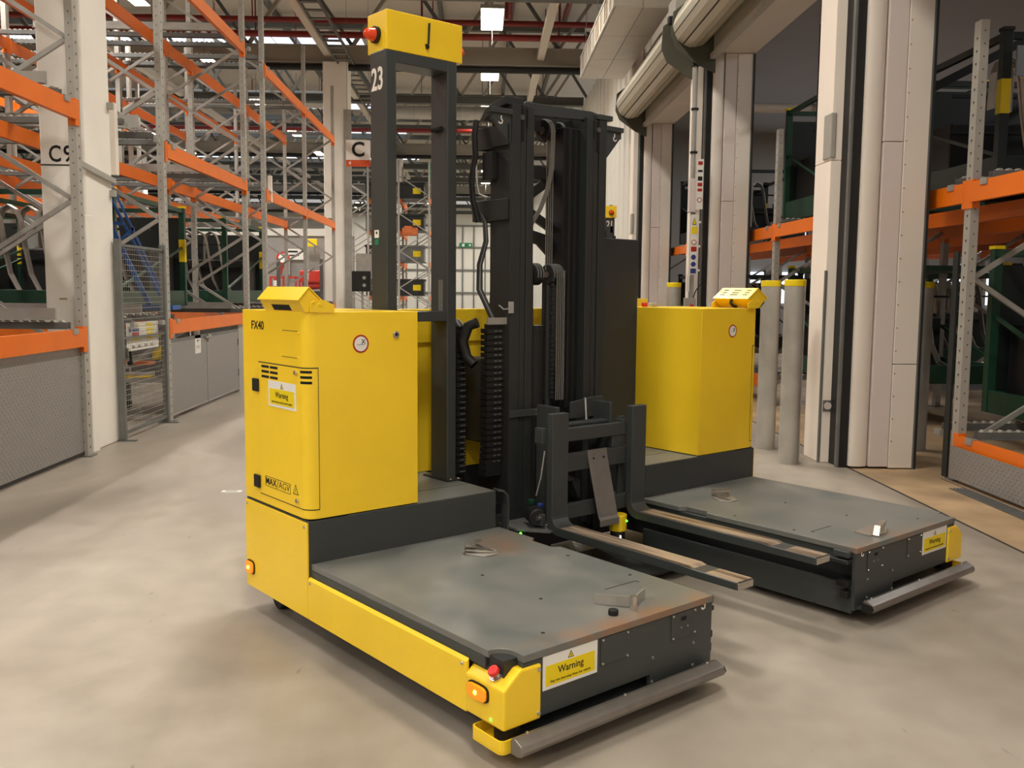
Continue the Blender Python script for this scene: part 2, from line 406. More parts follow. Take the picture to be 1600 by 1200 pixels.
for x in (-1.3, 0.9, 2.6, -6.5, -12):
    st(MB().box(x-0.06, x+0.06, 5, 78, 10.0, 10.2).build('roof_purlin', M['beam2']))
# columns: one beside the near rack, the next at its far end
def column(name, x0, x1, y0, y1, h=7.42):
    o = st(MB().box(x0, x1, y0, y1, 0, h).build(name, M['offwhite'], None, 0.012))
    return o
c9 = column('column', -4.055, -3.648, 8.84, 9.45)
text('C', 0.21, M['ink'], c9, 'bay_letter', (-3.920, 8.8392, 2.752), (1, 0, 0), bold=0.003, sx=0.8)
text('9', 0.21, M['ink'], c9, 'bay_number', (-3.800, 8.8392, 2.752), (1, 0, 0), bold=0.003, sx=0.85)
MB().box(-4.052, -3.651, 8.836, 8.84, 2.652, 2.664).build('band', M['seam'], c9)
MB().box(-3.93, -3.86, 8.837, 8.84, 1.425, 1.44).build('old_label', M['apron'], c9)
MB().box(-3.662, -3.606, 8.70, 8.845, 0, 2.2).build('corner_guard', M['offwhite'], c9, 0.006)
for z in (3.30, 2.46): MB().box(-3.652, -3.60, 9.38, 9.44, z-0.03, z+0.03).build('bracket', M['galv'], c9)
c10 = column('column', -4.15, -3.50, 25.0, 25.6)
MB().box(-3.62, -3.42, 24.97, 25.0, 0, 6.2).build('column_flange', M['galv'], c10)
column('column', -3.9, -3.5, 41.5, 42.1)
for y in (8.9, 25.2, 41.6): column('column', -15.2, -14.7, y, y+0.5)
# grey partition behind the racking
st(MB().box(-14.5, -5.4, 40, 40.15, 0, 3.75).build('wall_back', M['greywall']))
st(MB().box(-14.5, -5.4, 39.9, 40.2, 3.75, 4.05).build('trim_2', M['clad']))

# ------------------------------------------------------------------ right wall with three roller-door openings
hd = st(MB().box(WX, WX+0.57, -24, 20.0, 4.92, 7.5).box(WX, WX+0.57, -24, 2.2, 0, 4.92).build('wall_right', M['jamb']))
for y in (2.2, 7.4, 10.6, 12.9, 16.0, 18.6): MB().box(WX-0.003, WX, y-0.004, y+0.004, 4.95, 7.5).build('panel_seam', M['seam'], hd)
MB().box(WX-0.02, WX+0.02, -4, 19.3, 4.86, 4.94).build('lintel_seal', M['pit'], hd)
MB().box(WX+0.02, WX+0.57, -4, 19.2, 4.905, 4.925).build('lintel_soffit', M['jamb'], hd)
def pillar(y0):
    p = st(empty('wall_pillar', (WX, y0, 0)))
    H = 4.9
    MB().box(-0.18, -0.02, 0.23, 0.62, 0, 2.72).build('casing_panel', M['casing_lit'], p, 0.006)
    MB().box(-0.18, -0.02, 0.23, 0.62, 2.724, H+1.6).build('casing_panel', M['casing_lit'], p, 0.006)
    MB().box(-0.195, -0.14, 0.22, 0.40, 2.74, 3.14).build('conduit_cover', M['galv2'], p, 0.012)
    MB().box(-0.184, -0.168, 0.224, 0.26, 0, 1.75).build('edge_guard', M['galv_dark'], p)
    MB().box(-0.085, -0.012, -0.02, 0.25, 0, H).build('door_guide', M['black'], p, 0.003)
    MB().box(-0.110, -0.085, -0.015, 0.03, 0, H).build('door_guide', M['galv_dark'], p, 0.003)
    MB().prism([(-0.008, 0.30), (-0.008, -0.02)] + [(0.071 - 0.079*math.cos(math.radians(t)), -0.045 - 0.034*math.sin(math.radians(t))) for t in range(15, 180, 15)] + [(0.150, -0.02), (0.150, 0.30)], 'z', 0.02, H).build('rounded_panel', M['jamb'], p, smooth=True)
    MB().box(0.157, 0.325, -0.085, 0.30, 0.02, 2.84).build('jamb_panel', M['jamb2'], p, 0.004)
    MB().box(0.157, 0.325, -0.085, 0.30, 2.846, H).build('jamb_panel', M['jamb2'], p, 0.004)
    MB().box(0.330, 0.540, -0.095, 0.30, 0.01, 0.93).build('jamb_panel', M['jamb'], p, 0.004)
    MB().box(0.330, 0.540, -0.095, 0.30, 0.936, H).build('jamb_panel', M['jamb'], p, 0.004)
    sc = [(0.346, -0.095, 0.25+0.20*i) for i in range(23)]
    b = MB()
    for q in sc: b.cyl((q[0], q[1]-0.002, q[2]), (q[0], q[1]+0.001, q[2]), 0.008, 6)
    b.build('rivets', M['apron'], p, kind='stuff')
    MB().box(0.548, 0.580, -0.085, 0.88, 0, H).build('edge_strip', M['dark2'], p)
    MB().box(0.536, 0.550, -0.10, -0.085, 0, H).build('edge_strip', M['galv_dark'], p)
    MB().box(0.0, 0.53, 0.30, 0.88, 0, H).build('pillar_core', M['jamb'], p)
    return p
pA = pillar(8.10)
pB = copy_tree(pA, (WX, 13.50, 0)); pC = copy_tree(pA, (WX, 19.10, 0))
# round vent in a dark plate low on the near pillar
MB().box(-0.158, -0.078, 0.218, 0.23, 0.475, 0.575).build('vent_plate', M['galv_dark'], pA)
MB().cyl((-0.118, 0.218, 0.525), (-0.118, 0.211, 0.525), 0.034, 18).build('vent_cap', M['jamb2'], pA, smooth=True)
# pale corrugated wall beyond the doors
prof = []; y = 20.0
while y < 76:
    prof += [(WX-0.06, y), (WX-0.06, y+0.42), (WX+0.04, y+0.50), (WX+0.04, y+0.68)]; y += 0.76
prof += [(WX+0.3, y), (WX+0.3, 20.0)]
st(MB().prism(prof, 'z', 0, 7.5).build('wall_right', M['clad']))
# store room behind the doors
st(MB().box(WX+0.57, 20, 30, 30.2, 0, 6.6).build('wall_back', M['greywall']))
st(MB().box(20, 20.2, -4, 30, 0, 6.6).build('wall_right', M['greywall']))
st(MB().box(WX+0.57, 20.2, -4, 30.2, 6.6, 6.8).build('ceiling', M['greywall']))
n = 40
for x in (8.0, 9.4, 10.8, 13.4, 14.8, 16.2):
    for z in (3.3, 1.2):
        n += 1
        wn = st(MB().box(x, x+1.1, 29.90, 29.95, z, z+1.0).build('window_%d' % n, M['sky']))
        MB().box(x-0.06, x+1.16, 29.88, 29.90, z+0.47, z+0.53).box(x-0.06, x, 29.88, 30, z-0.06, z+1.06).box(x+1.1, x+1.16, 29.88, 30, z-0.06, z+1.06).build('window_frame', M['dark2'], wn)
# ------------------------------------------------------------------ pallet racking (flow lanes run away from the aisle)
def make_rack(name, x0, sx, Ys, levels, H, rows, step, z_node, lanes=True, braces=True, bay_skip=(), front_skip=(), lane_shift={}, low_skip=False):
    """x0 = aisle face, sx = +1/-1 direction into the rack"""
    R = empty(name, (x0, Ys[0], 0)); oy = Ys[0]
    up_me = None; slot_me = None
    # one upright, shared
    U = MB().box(-0.035, -0.030, -0.05, 0.05, 0, H).box(-0.035, 0.035, -0.05, -0.045, 0, H).box(-0.035, 0.035, 0.045, 0.05, 0, H).box(0.03, 0.035, -0.05, -0.02, 0, H).box(0.03, 0.035, 0.02, 0.05, 0, H).mesh('upright')
    U.materials.append(M['galv2'])
    sl = MB(); z = 0.08
    while z < H-0.05:
        px = -0.0352
        sl.add([(px, -0.013, z+0.012), (px, 0.013, z+0.012), (px, 0.0, z-0.014), (px-0.0006, -0.013, z+0.012), (px-0.0006, 0.013, z+0.012), (px-0.0006, 0.0, z-0.014)], [(0, 1, 2), (5, 4, 3), (0, 3, 4, 1), (1, 4, 5, 2), (2, 5, 3, 0)])
        sl.prism([(-0.007, z+0.06), (0.007, z+0.06), (0.0, z+0.045)], 'y', -0.0508, -0.0498)
        z += 0.10
    SL = sl.mesh('punched_slots'); SL.materials.append(M['seam'])
    FT = MB().box(-0.07, 0.07, -0.07, 0.07, 0, 0.008).mesh('foot_plate'); FT.materials.append(M['galv_dark'])
    for yi, y in enumerate(Ys):
        for k in range(rows):
            o = bpy.data.objects.new('upright', U); o.location = (sx*k*step, y-oy, 0); link(o, R)
            if sx < 0: o.scale = (-1, 1, 1)
            if k < 2:
                s = bpy.data.objects.new('punched_slots', SL); link(s, o); s['kind'] = 'stuff'
            f = bpy.data.objects.new('foot_plate', FT); link(f, o)
    # zig-zag braces in every frame
    if braces:
        L = math.hypot(step-0.07, 0.70)
        B = MB().box(0, L, -0.016, 0.016, -0.02, 0.02).mesh('brace'); B.materials.append(M['galv'])
        ang = math.atan2(0.70, step-0.07)
        for yi, y in enumerate(Ys):
            for k in range(rows-1):
                z = z_node - 1.4*math.floor((z_node-0.1)/1.4)
                j = 0
                while z + 0.7 < H:
                    for dz, a, zz in ((0, ang, z), (0, -ang, z)):
                        if zz + math.sin(a)*L < 0.05: continue
                        o = bpy.data.objects.new('brace', B)
                        o.location = (sx*(k*step+0.035), y-oy, zz)
                        o.rotation_euler = (0, -a, 0) if sx > 0 else (0, PI+a, 0)
                        link(o, R)
                    z += 1.4
    # beams along the aisle
    for bi in range(len(Ys)-1):
        if bi in bay_skip: continue
        L = Ys[bi+1]-Ys[bi]-0.104
        Bm = MB().box(-0.05, 0.0, 0, L, -0.08, 0.08).box(-0.046, -0.036, -0.055, 0.03, -0.13, 0.10).box(-0.046, 0.03, 0.0, 0.008, -0.13, 0.10).box(-0.046, -0.036, L-0.03, L+0.055, -0.13, 0.10).box(-0.046, 0.03, L-0.008, L, -0.13, 0.10).mesh('beam')
        Bm.materials.append(M['orange'])
        for k in range(rows):
            if k == 0 and bi in front_skip: continue
            for z in levels:
                if low_skip and z < 1 and (k > 0 or bi == 1): continue
                o = bpy.data.objects.new('beam', Bm); o.location = (sx*k*step, Ys[bi]-oy+0.052, z)
                if sx < 0: o.scale = (-1, 1, 1)
                link(o, R)
        if lanes:
            D = (rows-1)*step
            T = MB().box(0.0, D, -0.034, -0.028, 0, 0.06).box(0.0, D, 0.028, 0.034, 0, 0.06).box(0.0, D, -0.045, -0.034, 0, 0.006).box(0.0, D, 0.034, 0.045, 0, 0.006).mesh('roller_track'); T.materials.append(M['galv_dark'])
            rl = MB(); x = 0.06
            while x < D-0.05: rl.cyl((x, -0.027, 0.052), (x, 0.027, 0.052), 0.026, 6); x += 0.075
            RL = rl.mesh('track_rollers'); RL.materials.append(M['galv2'])
            CL = MB().box(-0.02, 0.02, -0.05, 0.05, -0.045, 0.005).mesh('beam_clip'); CL.materials.append(M['galv'])
            for z in levels:
                for yy in (Ys[bi]+0.26, Ys[bi+1]-0.26, (Ys[bi]+Ys[bi+1])/2-0.3, (Ys[bi]+Ys[bi+1])/2+0.3)[:2]:
                    if bi in lane_shift and yy < Ys[bi]+0.5: yy = Ys[bi]+lane_shift[bi]
                    o = bpy.data.objects.new('roller_track', T); o.location = (0, yy-oy, z+0.085); link(o, R)
                    if sx < 0: o.scale = (-1, 1, 1)
                    q = bpy.data.objects.new('track_rollers', RL); link(q, o); q['kind'] = 'stuff'
                    c = bpy.data.objects.new('beam_clip', CL); c.location = (-0.04, 0, 0); link(c, o)
    return R

LX = -3.615
YS = [4.75, 8.56, 10.82, 14.53, 15.80, 19.42, 23.12]
rackL = make_rack('pallet_rack', LX, -1, YS, [1.09, 3.09, 5.12], 6.4, 6, 1.16, 2.32, front_skip=(1, 3), lane_shift={1: 1.15})
tag(rackL, 'tall galvanised flow rack with orange beams along the left of the aisle', 'rack')
# tread-plate kick panels and gate leaves on the aisle face
def on_rack(o): o.parent = rackL; o.location = Vector(o.location) - Vector((LX, YS[0], 0)); return o
on_rack(MB().box(-3.618, -3.612, 4.5, 8.50, 0.05, 1.02).build('kick_panel', M['tread']))
on_rack(MB().box(-3.625, -3.611, 4.5, 8.52, 0.02, 0.05).build('panel_foot', M['seam']))
for a, b in ((10.90, 12.335), (12.35, 13.92)):
    o = on_rack(MB().box(-3.612, -3.604, a, b, 0.05, 0.945).build('plate_door', M['tread']))
    MB().box(-3.6035, -3.600, a, b, 0.905, 0.945).build('door_edge', M['galv_dark'], o)
    MB().box(-3.6035, -3.598, a, b, 0.05, 0.065).build('door_sill', M['galv2'], o)
    for z in (0.25, 0.7):
        if b > 13: MB().cyl((-3.60, b-0.02, z), (-3.60, b-0.02, z+0.10), 0.010, 8).build('hinge', M['galv_dark'], o)
on_rack(MB().box(-3.66, -3.60, 13.93, 14.22, 0.0, 1.0).build('door_post', M['galv2']))
on_rack(MB().bar((-3.59, 12.26, 0.90), (-3.59, 12.50, 0.92), 0.02, 0.025).bar((-3.59, 12.36, 0.84), (-3.59, 12.36, 0.95), 0.02, 0.02).build('hasp', M['galv']))
for yy, z0, z1, xa, xb in ((8.25, 1.26, 1.36, -6.0, -3.70), (8.25, 3.26, 3.36, -6.0, -3.70), (10.45, 3.26, 3.40, -6.5, -3.72), (14.2, 1.24, 1.33, -6.5, -3.75), (14.2, 3.25, 3.36, -6.5, -3.75), (10.45, 1.26, 1.36, -6.5, -3.75), (14.15, 5.27, 5.38, -6.5, -3.75)):
    on_rack(MB().box(xa, xb, yy-0.03, yy, z0, z1).box(xa, xb, yy-0.07, yy, z0-0.004, z0).build('guide_rail', M['galv']))
# white corner guard on the rack end and protective sleeve posts
on_rack(MB().box(-3.700, -3.640, 9.55, 9.63, 2.66, 3.36).build('guard_sleeve', M['white']))
on_rack(MB().box(-3.62, -3.56, 16.1, 16.2, 3.0, 3.44).build('guard_sleeve', M['white']))
on_rack(MB().bar((-3.63, 8.64, 2.66), (-3.62, 9.45, 2.58), 0.03, 0.05).build('tie_bar', M['galv2']))

for i in range(len(YS)-1):
    on_rack(MB().box(-6.0, -5.99, YS[i]+0.06, YS[i+1]-0.06, 0.03, 1.0).build('added_dark_sheet', M['dark2']))  # dark sheets added so the space under the rack reads as shade
# notice on the plate door
nt = tag(MB().box(-3.603, -3.600, 11.83, 12.07, 0.715, 0.945).build('notice', M['paper']), 'white paper notice on the grey tread plate doors', 'notice')
MB().box(-3.600, -3.5994, 11.92, 11.96, 0.86, 0.895).box(-3.600, -3.5994, 11.99, 12.01, 0.87, 0.89).build('notice_print', M['ink'], nt)
MB().box(-3.600, -3.5994, 11.88, 12.02, 0.80, 0.812).box(-3.600, -3.5994, 11.88, 12.02, 0.78, 0.79).build('notice_print', M['galv'], nt)

# ------------------------------------------------------------------ mesh gate between column and rack
g = tag(empty('mesh_gate', (-3.60, 9.41, 0)), 'grey wire mesh gate beside the cream column marked C9', 'gate')
for y, nm in ((0.0, 'post'), (1.30, 'post')):
    MB().box(-0.03, 0.03, y-0.03, y+0.03, 0.01, 2.02).build(nm, M['galv_dark'], g, 0.003)
    MB().box(-0.09, 0.13, y-0.03, y+0.03, 0.0, 0.010).build('foot_plate', M['galv_dark'], g)
b = MB()
z = 0.12
while z < 1.96: b.bar((0, 0.03, z), (0, 1.27, z), 0.004, 0.004); z += 0.055
yv = 0.055
while yv < 1.26: b.bar((0, yv, 0.09), (0, yv, 1.96), 0.0022, 0.0022, (0, 1, 0)); yv += 0.05
b.build('wire_mesh', M['galv'], g, kind='stuff')
MB().box(-0.015, 0.015, 0.03, 1.27, 0.06, 0.09).build('bottom_rail', M['galv_dark'], g)
MB().box(-0.015, 0.015, 0.03, 1.27, 1.95, 1.975).build('top_rail', M['galv_dark'], g)
MB().box(-0.015, 0.015, 0.03, 1.27, 1.02, 1.04).build('middle_rail', M['galv_dark'], g)
MB().cyl((0.03, 0.10, 0.78), (0.075, 0.10, 0.78), 0.022, 10).bar((0.06, 0.10, 0.78), (0.06, 0.10, 0.90), 0.02, 0.02).build('gate_handle', M['black'], g)
MB().box(0.02, 0.05, 0.07, 0.13, 0.83, 0.93).build('lock_plate', M['chrome'], g)
sg = tag(MB().box(-3.622, -3.616, 9.62, 10.55, 0.885, 1.178).build('safety_board', M['paper']), 'white safety board hung behind the mesh of the grey gate', 'sign')
for (a, c, z0, z1, m) in ((9.77, 9.97, 1.13, 1.158, 'signyellow'), (9.77, 9.97, 1.085, 1.118, 'signblue'), (9.77, 9.97, 1.04, 1.075, 'signred'), (9.77, 9.97, 0.99, 1.025, 'signyellow'),
                          (10.18, 10.38, 1.125, 1.158, 'signyellow'), (10.18, 10.38, 1.08, 1.112, 'signyellow'), (10.18, 10.38, 1.035, 1.068, 'signyellow'), (10.18, 10.38, 0.985, 1.015, 'signyellow'), (9.68, 9.74, 1.085, 1.118, 'signblue')):
    MB().box(-3.616, -3.6154, a, c, z0, z1).build('printed_field', M[m], sg)
for a in (9.76, 9.92, 10.12, 10.30): MB().box(-3.616, -3.6154, a, a+0.07, 0.91, 0.945).build('printed_mark', M['galv'], sg)

# ------------------------------------------------------------------ stillages with pressed body panels
def panel_mesh(h=0.95, w=0.12):
    b = MB()
    path = [(0.0, 0, h*0.55), (0.01, 0, h*0.86), (0.05, 0, h*0.96), (0.13, 0, h), (0.22, 0, h*0.95), (0.27, 0, h*0.82), (0.31, 0, h*0.55), (0.37, 0, h*0.26), (0.47, 0, h*0.08), (0.66, 0, 0.0)]
    b.strip(path, w, 0.012, (0, 1, 0)); b.strip([(x, 0.035, z-0.022) for x, y, z in path[1:]], 0.03, 0.02, (0, 1, 0))
    return b.mesh('body_panel')
PM = panel_mesh(); PM.materials.append(M['silver'])
def stillage(x, y, z, w, d, h, m, label, rz=0, loads=5, group=None, load_label='', base=0.22, bar_m=None, tips='signyellow'):
    R = tag(empty('stillage', (x, y, z), rz), label, 'stillage', group)
    for px in (-w/2, w/2):
        for py in (-d/2, d/2):
            MB().box(px-0.04, px+0.04, py-0.04, py+0.04, 0, h).build('post', m, R, 0.003)
            MB().box(px-0.048, px+0.048, py-0.048, py+0.048, h, h+0.03).build('stacking_cup', M[tips], R)
            MB().box(px-0.042, px+0.042, py-0.042, py+0.042, h*0.45, h*0.68).build('yellow_band', M['signyellow'], R) if (px < 0) == (py < 0) else None
    for py in (-d/2, d/2):
        MB().box(-w/2, w/2, py-0.03, py+0.03, 0.0, base).build('base_rail', m, R, 0.003)
        MB().box(-w/2, w/2, py-0.025, py+0.025, h-0.07, h-0.01).build('top_rail', m, R)
    for px in (-w/2, w/2):
        MB().box(px-0.03, px+0.03, -d/2, d/2, 0.0, base).build('base_rail', m, R, 0.003)
        MB().box(px-0.025, px+0.025, -d/2, d/2, h-0.07, h-0.01).build('top_rail', m, R)
        MB().bar((px, -d/2, base), (px, d/2, h*0.6), 0.03, 0.03).build('diagonal', m, R)
    MB().box(-w/2, w/2, -d/2, d/2, base*0.4, base*0.5).build('deck', M['green_dk'], R)
    MB().box(-w/2, w/2, d/2-0.035, d/2-0.025, base, h*0.9).build('added_dark_sheet', M['green_dk'], R)  # dark sheet added to darken the view behind the load
    MB().box(-w/2+0.1, w/2-0.1, 0.16, d/2-0.1, base*0.5, base*0.5+(h-base)*0.55).build('added_dark_block', M['black'], R, 0.02)  # dark block added to darken the inside, standing for dense contents
    for zz in (0.45, 0.72):
        MB().box(-w/2+0.05, w/2-0.05, 0.1-0.02, 0.1+0.02, h*zz, h*zz+0.03).build('support_bar', bar_m or M['green_dk'], R)
    n = loads
    for i in range(n):
        o = bpy.data.objects.new('body_panel', PM); COL.objects.link(o)
        s = (h-base*0.5-0.12)/0.97
        c, s_ = math.cos(rz), math.sin(rz)
        lx, ly = -w/2 + 0.08 + (w-0.85)*i/max(1, n-1), -d*0.32 + 0.16*i
        o.location = (x + lx*c - ly*s_, y + lx*s_ + ly*c, z+base*0.5+0.003); o.rotation_euler = (0, 0, rz); o.scale = (1, 1, s)
        tag(o, 'pressed metal panel, %s from left in %s' % (['first', 'second', 'third', 'fourth', 'fifth', 'sixth', 'seventh'][i], load_label), 'panel', group='pressed panels in ' + load_label)
    return R
TR = 0.17   # top of rollers above beam centre
def lv(z): return z + TR + 0.02
LL = '%s'
for (x, y, lvl, w, d, h, lab, nm, n) in (
    (-5.35, 12.68, 1.09, 1.9, 2.6, 1.42, 'green stillage right behind the mesh gate, carrying arched metal panels', 'the green stillage behind the mesh gate', 7),
    (-5.35, 17.6, 1.09, 1.9, 2.7, 1.45, 'green stillage further along the left rack with long curved panels', 'the stillage further along the left rack', 7),
    (-7.6, 12.7, 1.09, 1.8, 2.4, 1.3, 'green stillage deep in the left rack behind the blue trolley', 'the stillage behind the blue trolley', 5),
    (-6.0, 6.7, 1.09, 2.0, 2.6, 1.45, 'green stillage at far left behind the near rack bracing', 'the stillage at far left behind the bracing', 6),
    (-6.2, 6.7, 3.09, 1.9, 2.6, 1.2, 'green stillage on the upper level at far left', 'the upper stillage at far left', 6),
    (-8.6, 6.7, 1.09, 2.0, 2.6, 1.4, 'dark green stillage deepest in the near left rack', 'the deepest stillage of the near left rack', 5)):
    stillage(x, y, lv(lvl), w, d, h, M['green'], lab, 0, n, load_label=LL % nm)
# blue A-frame trolley on the rollers behind the gate
bt = tag(empty('blue_trolley', (-4.15, 11.2, lv(1.09))), 'blue tubular trolley frame leaning behind the mesh gate', 'trolley')
for (p, q, w) in (((-0.55, -0.35, 1.62), (0.35, -0.35, 0.04), 0.06), ((-0.25, -0.35, 1.62), (0.62, -0.35, 0.04), 0.03), ((-0.45, 0.35, 1.55), (0.45, 0.35, 0.04), 0.04), ((-0.6, -0.35, 1.0), (0.0, -0.35, 1.0), 0.04),
                  ((-0.6, -0.35, 0.03), (0.65, -0.35, 0.03), 0.05), ((-0.6, 0.35, 0.03), (0.65, 0.35, 0.03), 0.05), ((-0.6, -0.35, 0.03), (-0.6, 0.35, 0.03), 0.05), ((0.65, -0.35, 0.03), (0.65, 0.35, 0.03), 0.05),
                  ((-0.55, -0.35, 0.05), (-0.55, -0.35, 1.66), 0.05), ((-0.55, 0.35, 0.05), (-0.55, 0.35, 1.6), 0.05), ((-0.55, -0.35, 1.6), (-0.55, 0.35, 1.6), 0.04), ((-0.5, -0.35, 0.5), (0.15, -0.35, 0.95), 0.03)):
    MB().bar(p, q, w, w).build('tube', M['blue'], bt)
bt.scale = (0.8, 0.42, 1.0)
# low roller cart seen through the gate
ct = tag(empty('roller_cart', (-4.15, 11.65, 0)), 'low grey cart with yellow brackets behind the mesh gate, on the floor', 'cart')
MB().box(-0.45, 0.42, -0.35, 0.45, 0.40, 0.46).build('cart_top', M['galv'], ct, 0.004)
MB().box(-0.2, 0.15, -0.351, -0.10, 0.46, 0.466).build('yellow_strip', M['signyellow'], ct)
for px in (-0.38, 0.35):
    for py in (-0.28, 0.38):
        MB().box(px-0.03, px+0.03, py-0.03, py+0.03, 0.09, 0.40).build('leg', M['galv_dark'], ct)
        MB().cyl((px, py-0.02, 0.05), (px, py+0.02, 0.05), 0.05, 12).build('wheel', M['black'], ct)
for px in (-0.25, 0.25):
    MB().box(px-0.05, px+0.05, -0.36, -0.33, 0.68, 0.98).build('yellow_bracket', M['signyellow'], ct, 0.003)
    MB().box(px-0.025, px+0.025, -0.33, -0.30, 0.46, 1.0).build('upright_tube', M['galv_dark'], ct)
MB().box(-0.45, 0.42, -0.33, -0.30, 0.66, 0.70).build('cart_rail', M['galv'], ct)
MB().bar((-0.4, -0.30, 0.70), (0.4, -0.30, 0.95), 0.03, 0.03).build('cart_rail', M['galv'], ct)
MB().box(-0.2, 0.1, -0.2, 0.1, 0.60, 0.64).build('orange_tray', M['orange'], ct)
for px in (-0.25, 0.15): MB().box(px-0.015, px+0.015, -0.1, -0.07, 0.46, 0.60).build('tray_leg', M['galv_dark'], ct)

# ------------------------------------------------------------------ rack in the distance, projecting into the aisle
rackF = make_rack('pallet_rack', -2.0, -1, [36.0, 37.9, 39.6], [1.2, 2.5, 3.7, 4.9], 6.4, 4, 1.16, 2.3, lanes=False)
tag(rackF, 'distant orange beamed rack facing the aisle end behind the sensor mast', 'rack')
k = 0
for z in (1.2, 2.5, 3.7, 4.9):
    for x in (-2.75, -3.95):
        k += 1
        o = MB().box(-0.52, 0.52, -0.5, 0.5, 0, 0.62).box(-0.56, 0.56, -0.54, 0.54, 0.56, 0.64).build('crate', M['dark2'] if k % 3 else M['galv_dark']); o.location = (x, 36.95, z+0.10)
        sh = MB().box(-0.58, 0.58, -0.75, 0.75, -0.02, 0.0).build('crate_pallet', M['galv_dark'], o)
        tag(o, 'dark lidded crate on %s shelf of the distant rack, %s stack' % ({1.2: 'the lowest', 2.5: 'the second', 3.7: 'the third', 4.9: 'the top'}[z], 'right' if x > -3 else 'left'), 'crate')
        MB().box(0.10, 0.40, -0.505, -0.5, 0.2, 0.42).build('crate_label', M['signyellow'] if k % 2 else M['paper'], o)
ob = tag(MB().box(-0.30, 0.30, -0.2, 0.2, 0, 0.30).box(-0.22, 0.10, -0.22, 0.22, 0.06, 0.36).build('wrapped_parcel', M['orangebox'], None, 0.05), 'orange wrapped parcel in front of the crates of the distant rack', 'parcel'); ob.location = (-2.75, 36.28, 3.60)
es = tag(MB().box(-1.95, -1.60, 35.94, 35.955, 5.72, 6.28).build('exit_sign', M['signgreen']), 'green running figure sign on top of the distant rack post', 'sign')
MB().box(-1.86, -1.80, 35.935, 35.94, 5.85, 6.05).box(-1.80, -1.70, 35.935, 35.94, 5.98, 6.06).cyl((-1.80, 35.936, 6.13), (-1.80, 35.94, 6.13), 0.05, 10).build('sign_figure', M['paper'], es)
es2 = tag(MB().box(-1.75, -0.75, 74.84, 75.0, 4.9, 5.25).build('exit_sign', M['signgreen']), 'long green exit sign on the white far end wall', 'sign')
MB().box(-1.55, -1.35, 74.835, 74.84, 4.97, 5.18).box(-1.0, -0.85, 74.835, 74.84, 5.0, 5.15).build('sign_figure', M['paper'], es2)

# red lift machine, control box, fence, boards at the end of the left rack
rm = tag(empty('lift_machine', (-6.35, 32.0, 0)), 'red wheeled lifting machine beyond the left rack', 'machine')
MB().box(-0.75, 0.85, -0.4, 0.4, 0.25, 0.75).build('body', M['redpaint'], rm, 0.05)
for px in (-0.72, -0.30, 0.12):
    for py in (-0.33, 0.33): MB().bar((px, py, 0.75), (px, py, 1.9), 0.06, 0.06).build('frame_tube', M['redpaint'], rm)
for z in (1.2, 1.55, 1.88): MB().box(-0.75, 0.15, -0.36, -0.30, z, z+0.06).box(-0.75, 0.15, 0.30, 0.36, z, z+0.06).build('frame_rail', M['redpaint'], rm)
MB().box(0.25, 0.95, -0.35, 0.35, 1.75, 2.15).build('housing', M['redpaint'], rm, 0.04)
MB().cyl((0.3, -0.1, 1.6), (1.0, -0.1, 1.68), 0.13, 16).build('cylinder', M['redpaint'], rm, smooth=True)
MB().box(-0.62, -0.45, -0.37, -0.36, 1.62, 1.8).build('label_plate', M['paper'], rm)
MB().box(0.3, 0.85, -0.35, 0.35, 0.75, 1.45).build('mast_block', M['dark2'], rm)
MB().bar((-0.6, 0, 1.7), (-0.25, 0, 2.7), 0.12, 0.10).build('boom', M['redpaint'], rm)
MB().cyl((-0.32, -0.2, 2.55), (-0.32, -0.26, 2.55), 0.22, 18).build('dial', M['redpaint'], rm)
MB().cyl((-0.32, -0.265, 2.55), (-0.32, -0.26, 2.55), 0.15, 18).build('dial_face', M['paper'], rm)
MB().box(0.4, 0.55, -0.36, -0.35, 1.85, 2.05).build('label_plate', M['paper'], rm)
for px in (-0.55, 0.6):
    for py in (-0.45, 0.35): MB().cyl((px, py, 0.25), (px, py+0.1, 0.25), 0.25, 18).build('wheel', M['black'], rm)
cb = tag(empty('control_box', (-3.06, 24.2, 0)), 'black control box with two round gauges beside the far column', 'control box')
MB().box(-0.03, 0.03, -0.03, 0.03, 0, 1.5).build('post', M['galv'], cb)
MB().box(-0.26, 0.22, -0.12, 0.10, 1.48, 2.0).build('box_body', M['black'], cb, 0.01)
for z in (1.64, 1.83): MB().cyl((0.06, -0.12, z), (0.06, -0.13, z), 0.045, 14).build('gauge', M['galv'], cb)
MB().box(-0.16, 0.28, 0.0, 0.03, 2.0, 2.45).build('backing_panel', M['galv'], cb)
fe = tag(empty('mesh_fence', (-6.3, 24.2, 0)), 'grey post and mesh fence across the end of the left rack', 'fence')
for k in range(3):
    MB().box(k*1.1-0.04, k*1.1+0.04, -0.04, 0.04, 0, 2.3).build('post', M['galv_dark'], fe)
    MB().box(k*1.1-0.1, k*1.1+0.1, -0.1, 0.1, 0, 0.01).build('foot_plate', M['galv_dark'], fe)
b = MB()
for i in range(38): b.bar((0, 0, 0.1+0.055*i), (2.2, 0, 0.1+0.055*i), 0.005, 0.005)
for i in range(44): b.bar((0.05*i, 0, 0.08), (0.05*i, 0, 2.2), 0.004, 0.004, (0, 1, 0))
b.build('wire_mesh', M['galv_dark'], fe, kind='stuff')
bd = tag(MB().box(-8.25, -7.5, 39.86, 40.0, 2.75, 3.2).build('notice_board', M['paper']), 'white board with black lettering on the grey back wall', 'sign')
MB().box(-8.15, -7.75, 39.85, 39.86, 3.05, 3.12).box(-8.1, -7.7, 39.85, 39.86, 2.9, 2.95).build('board_print', M['ink'], bd)
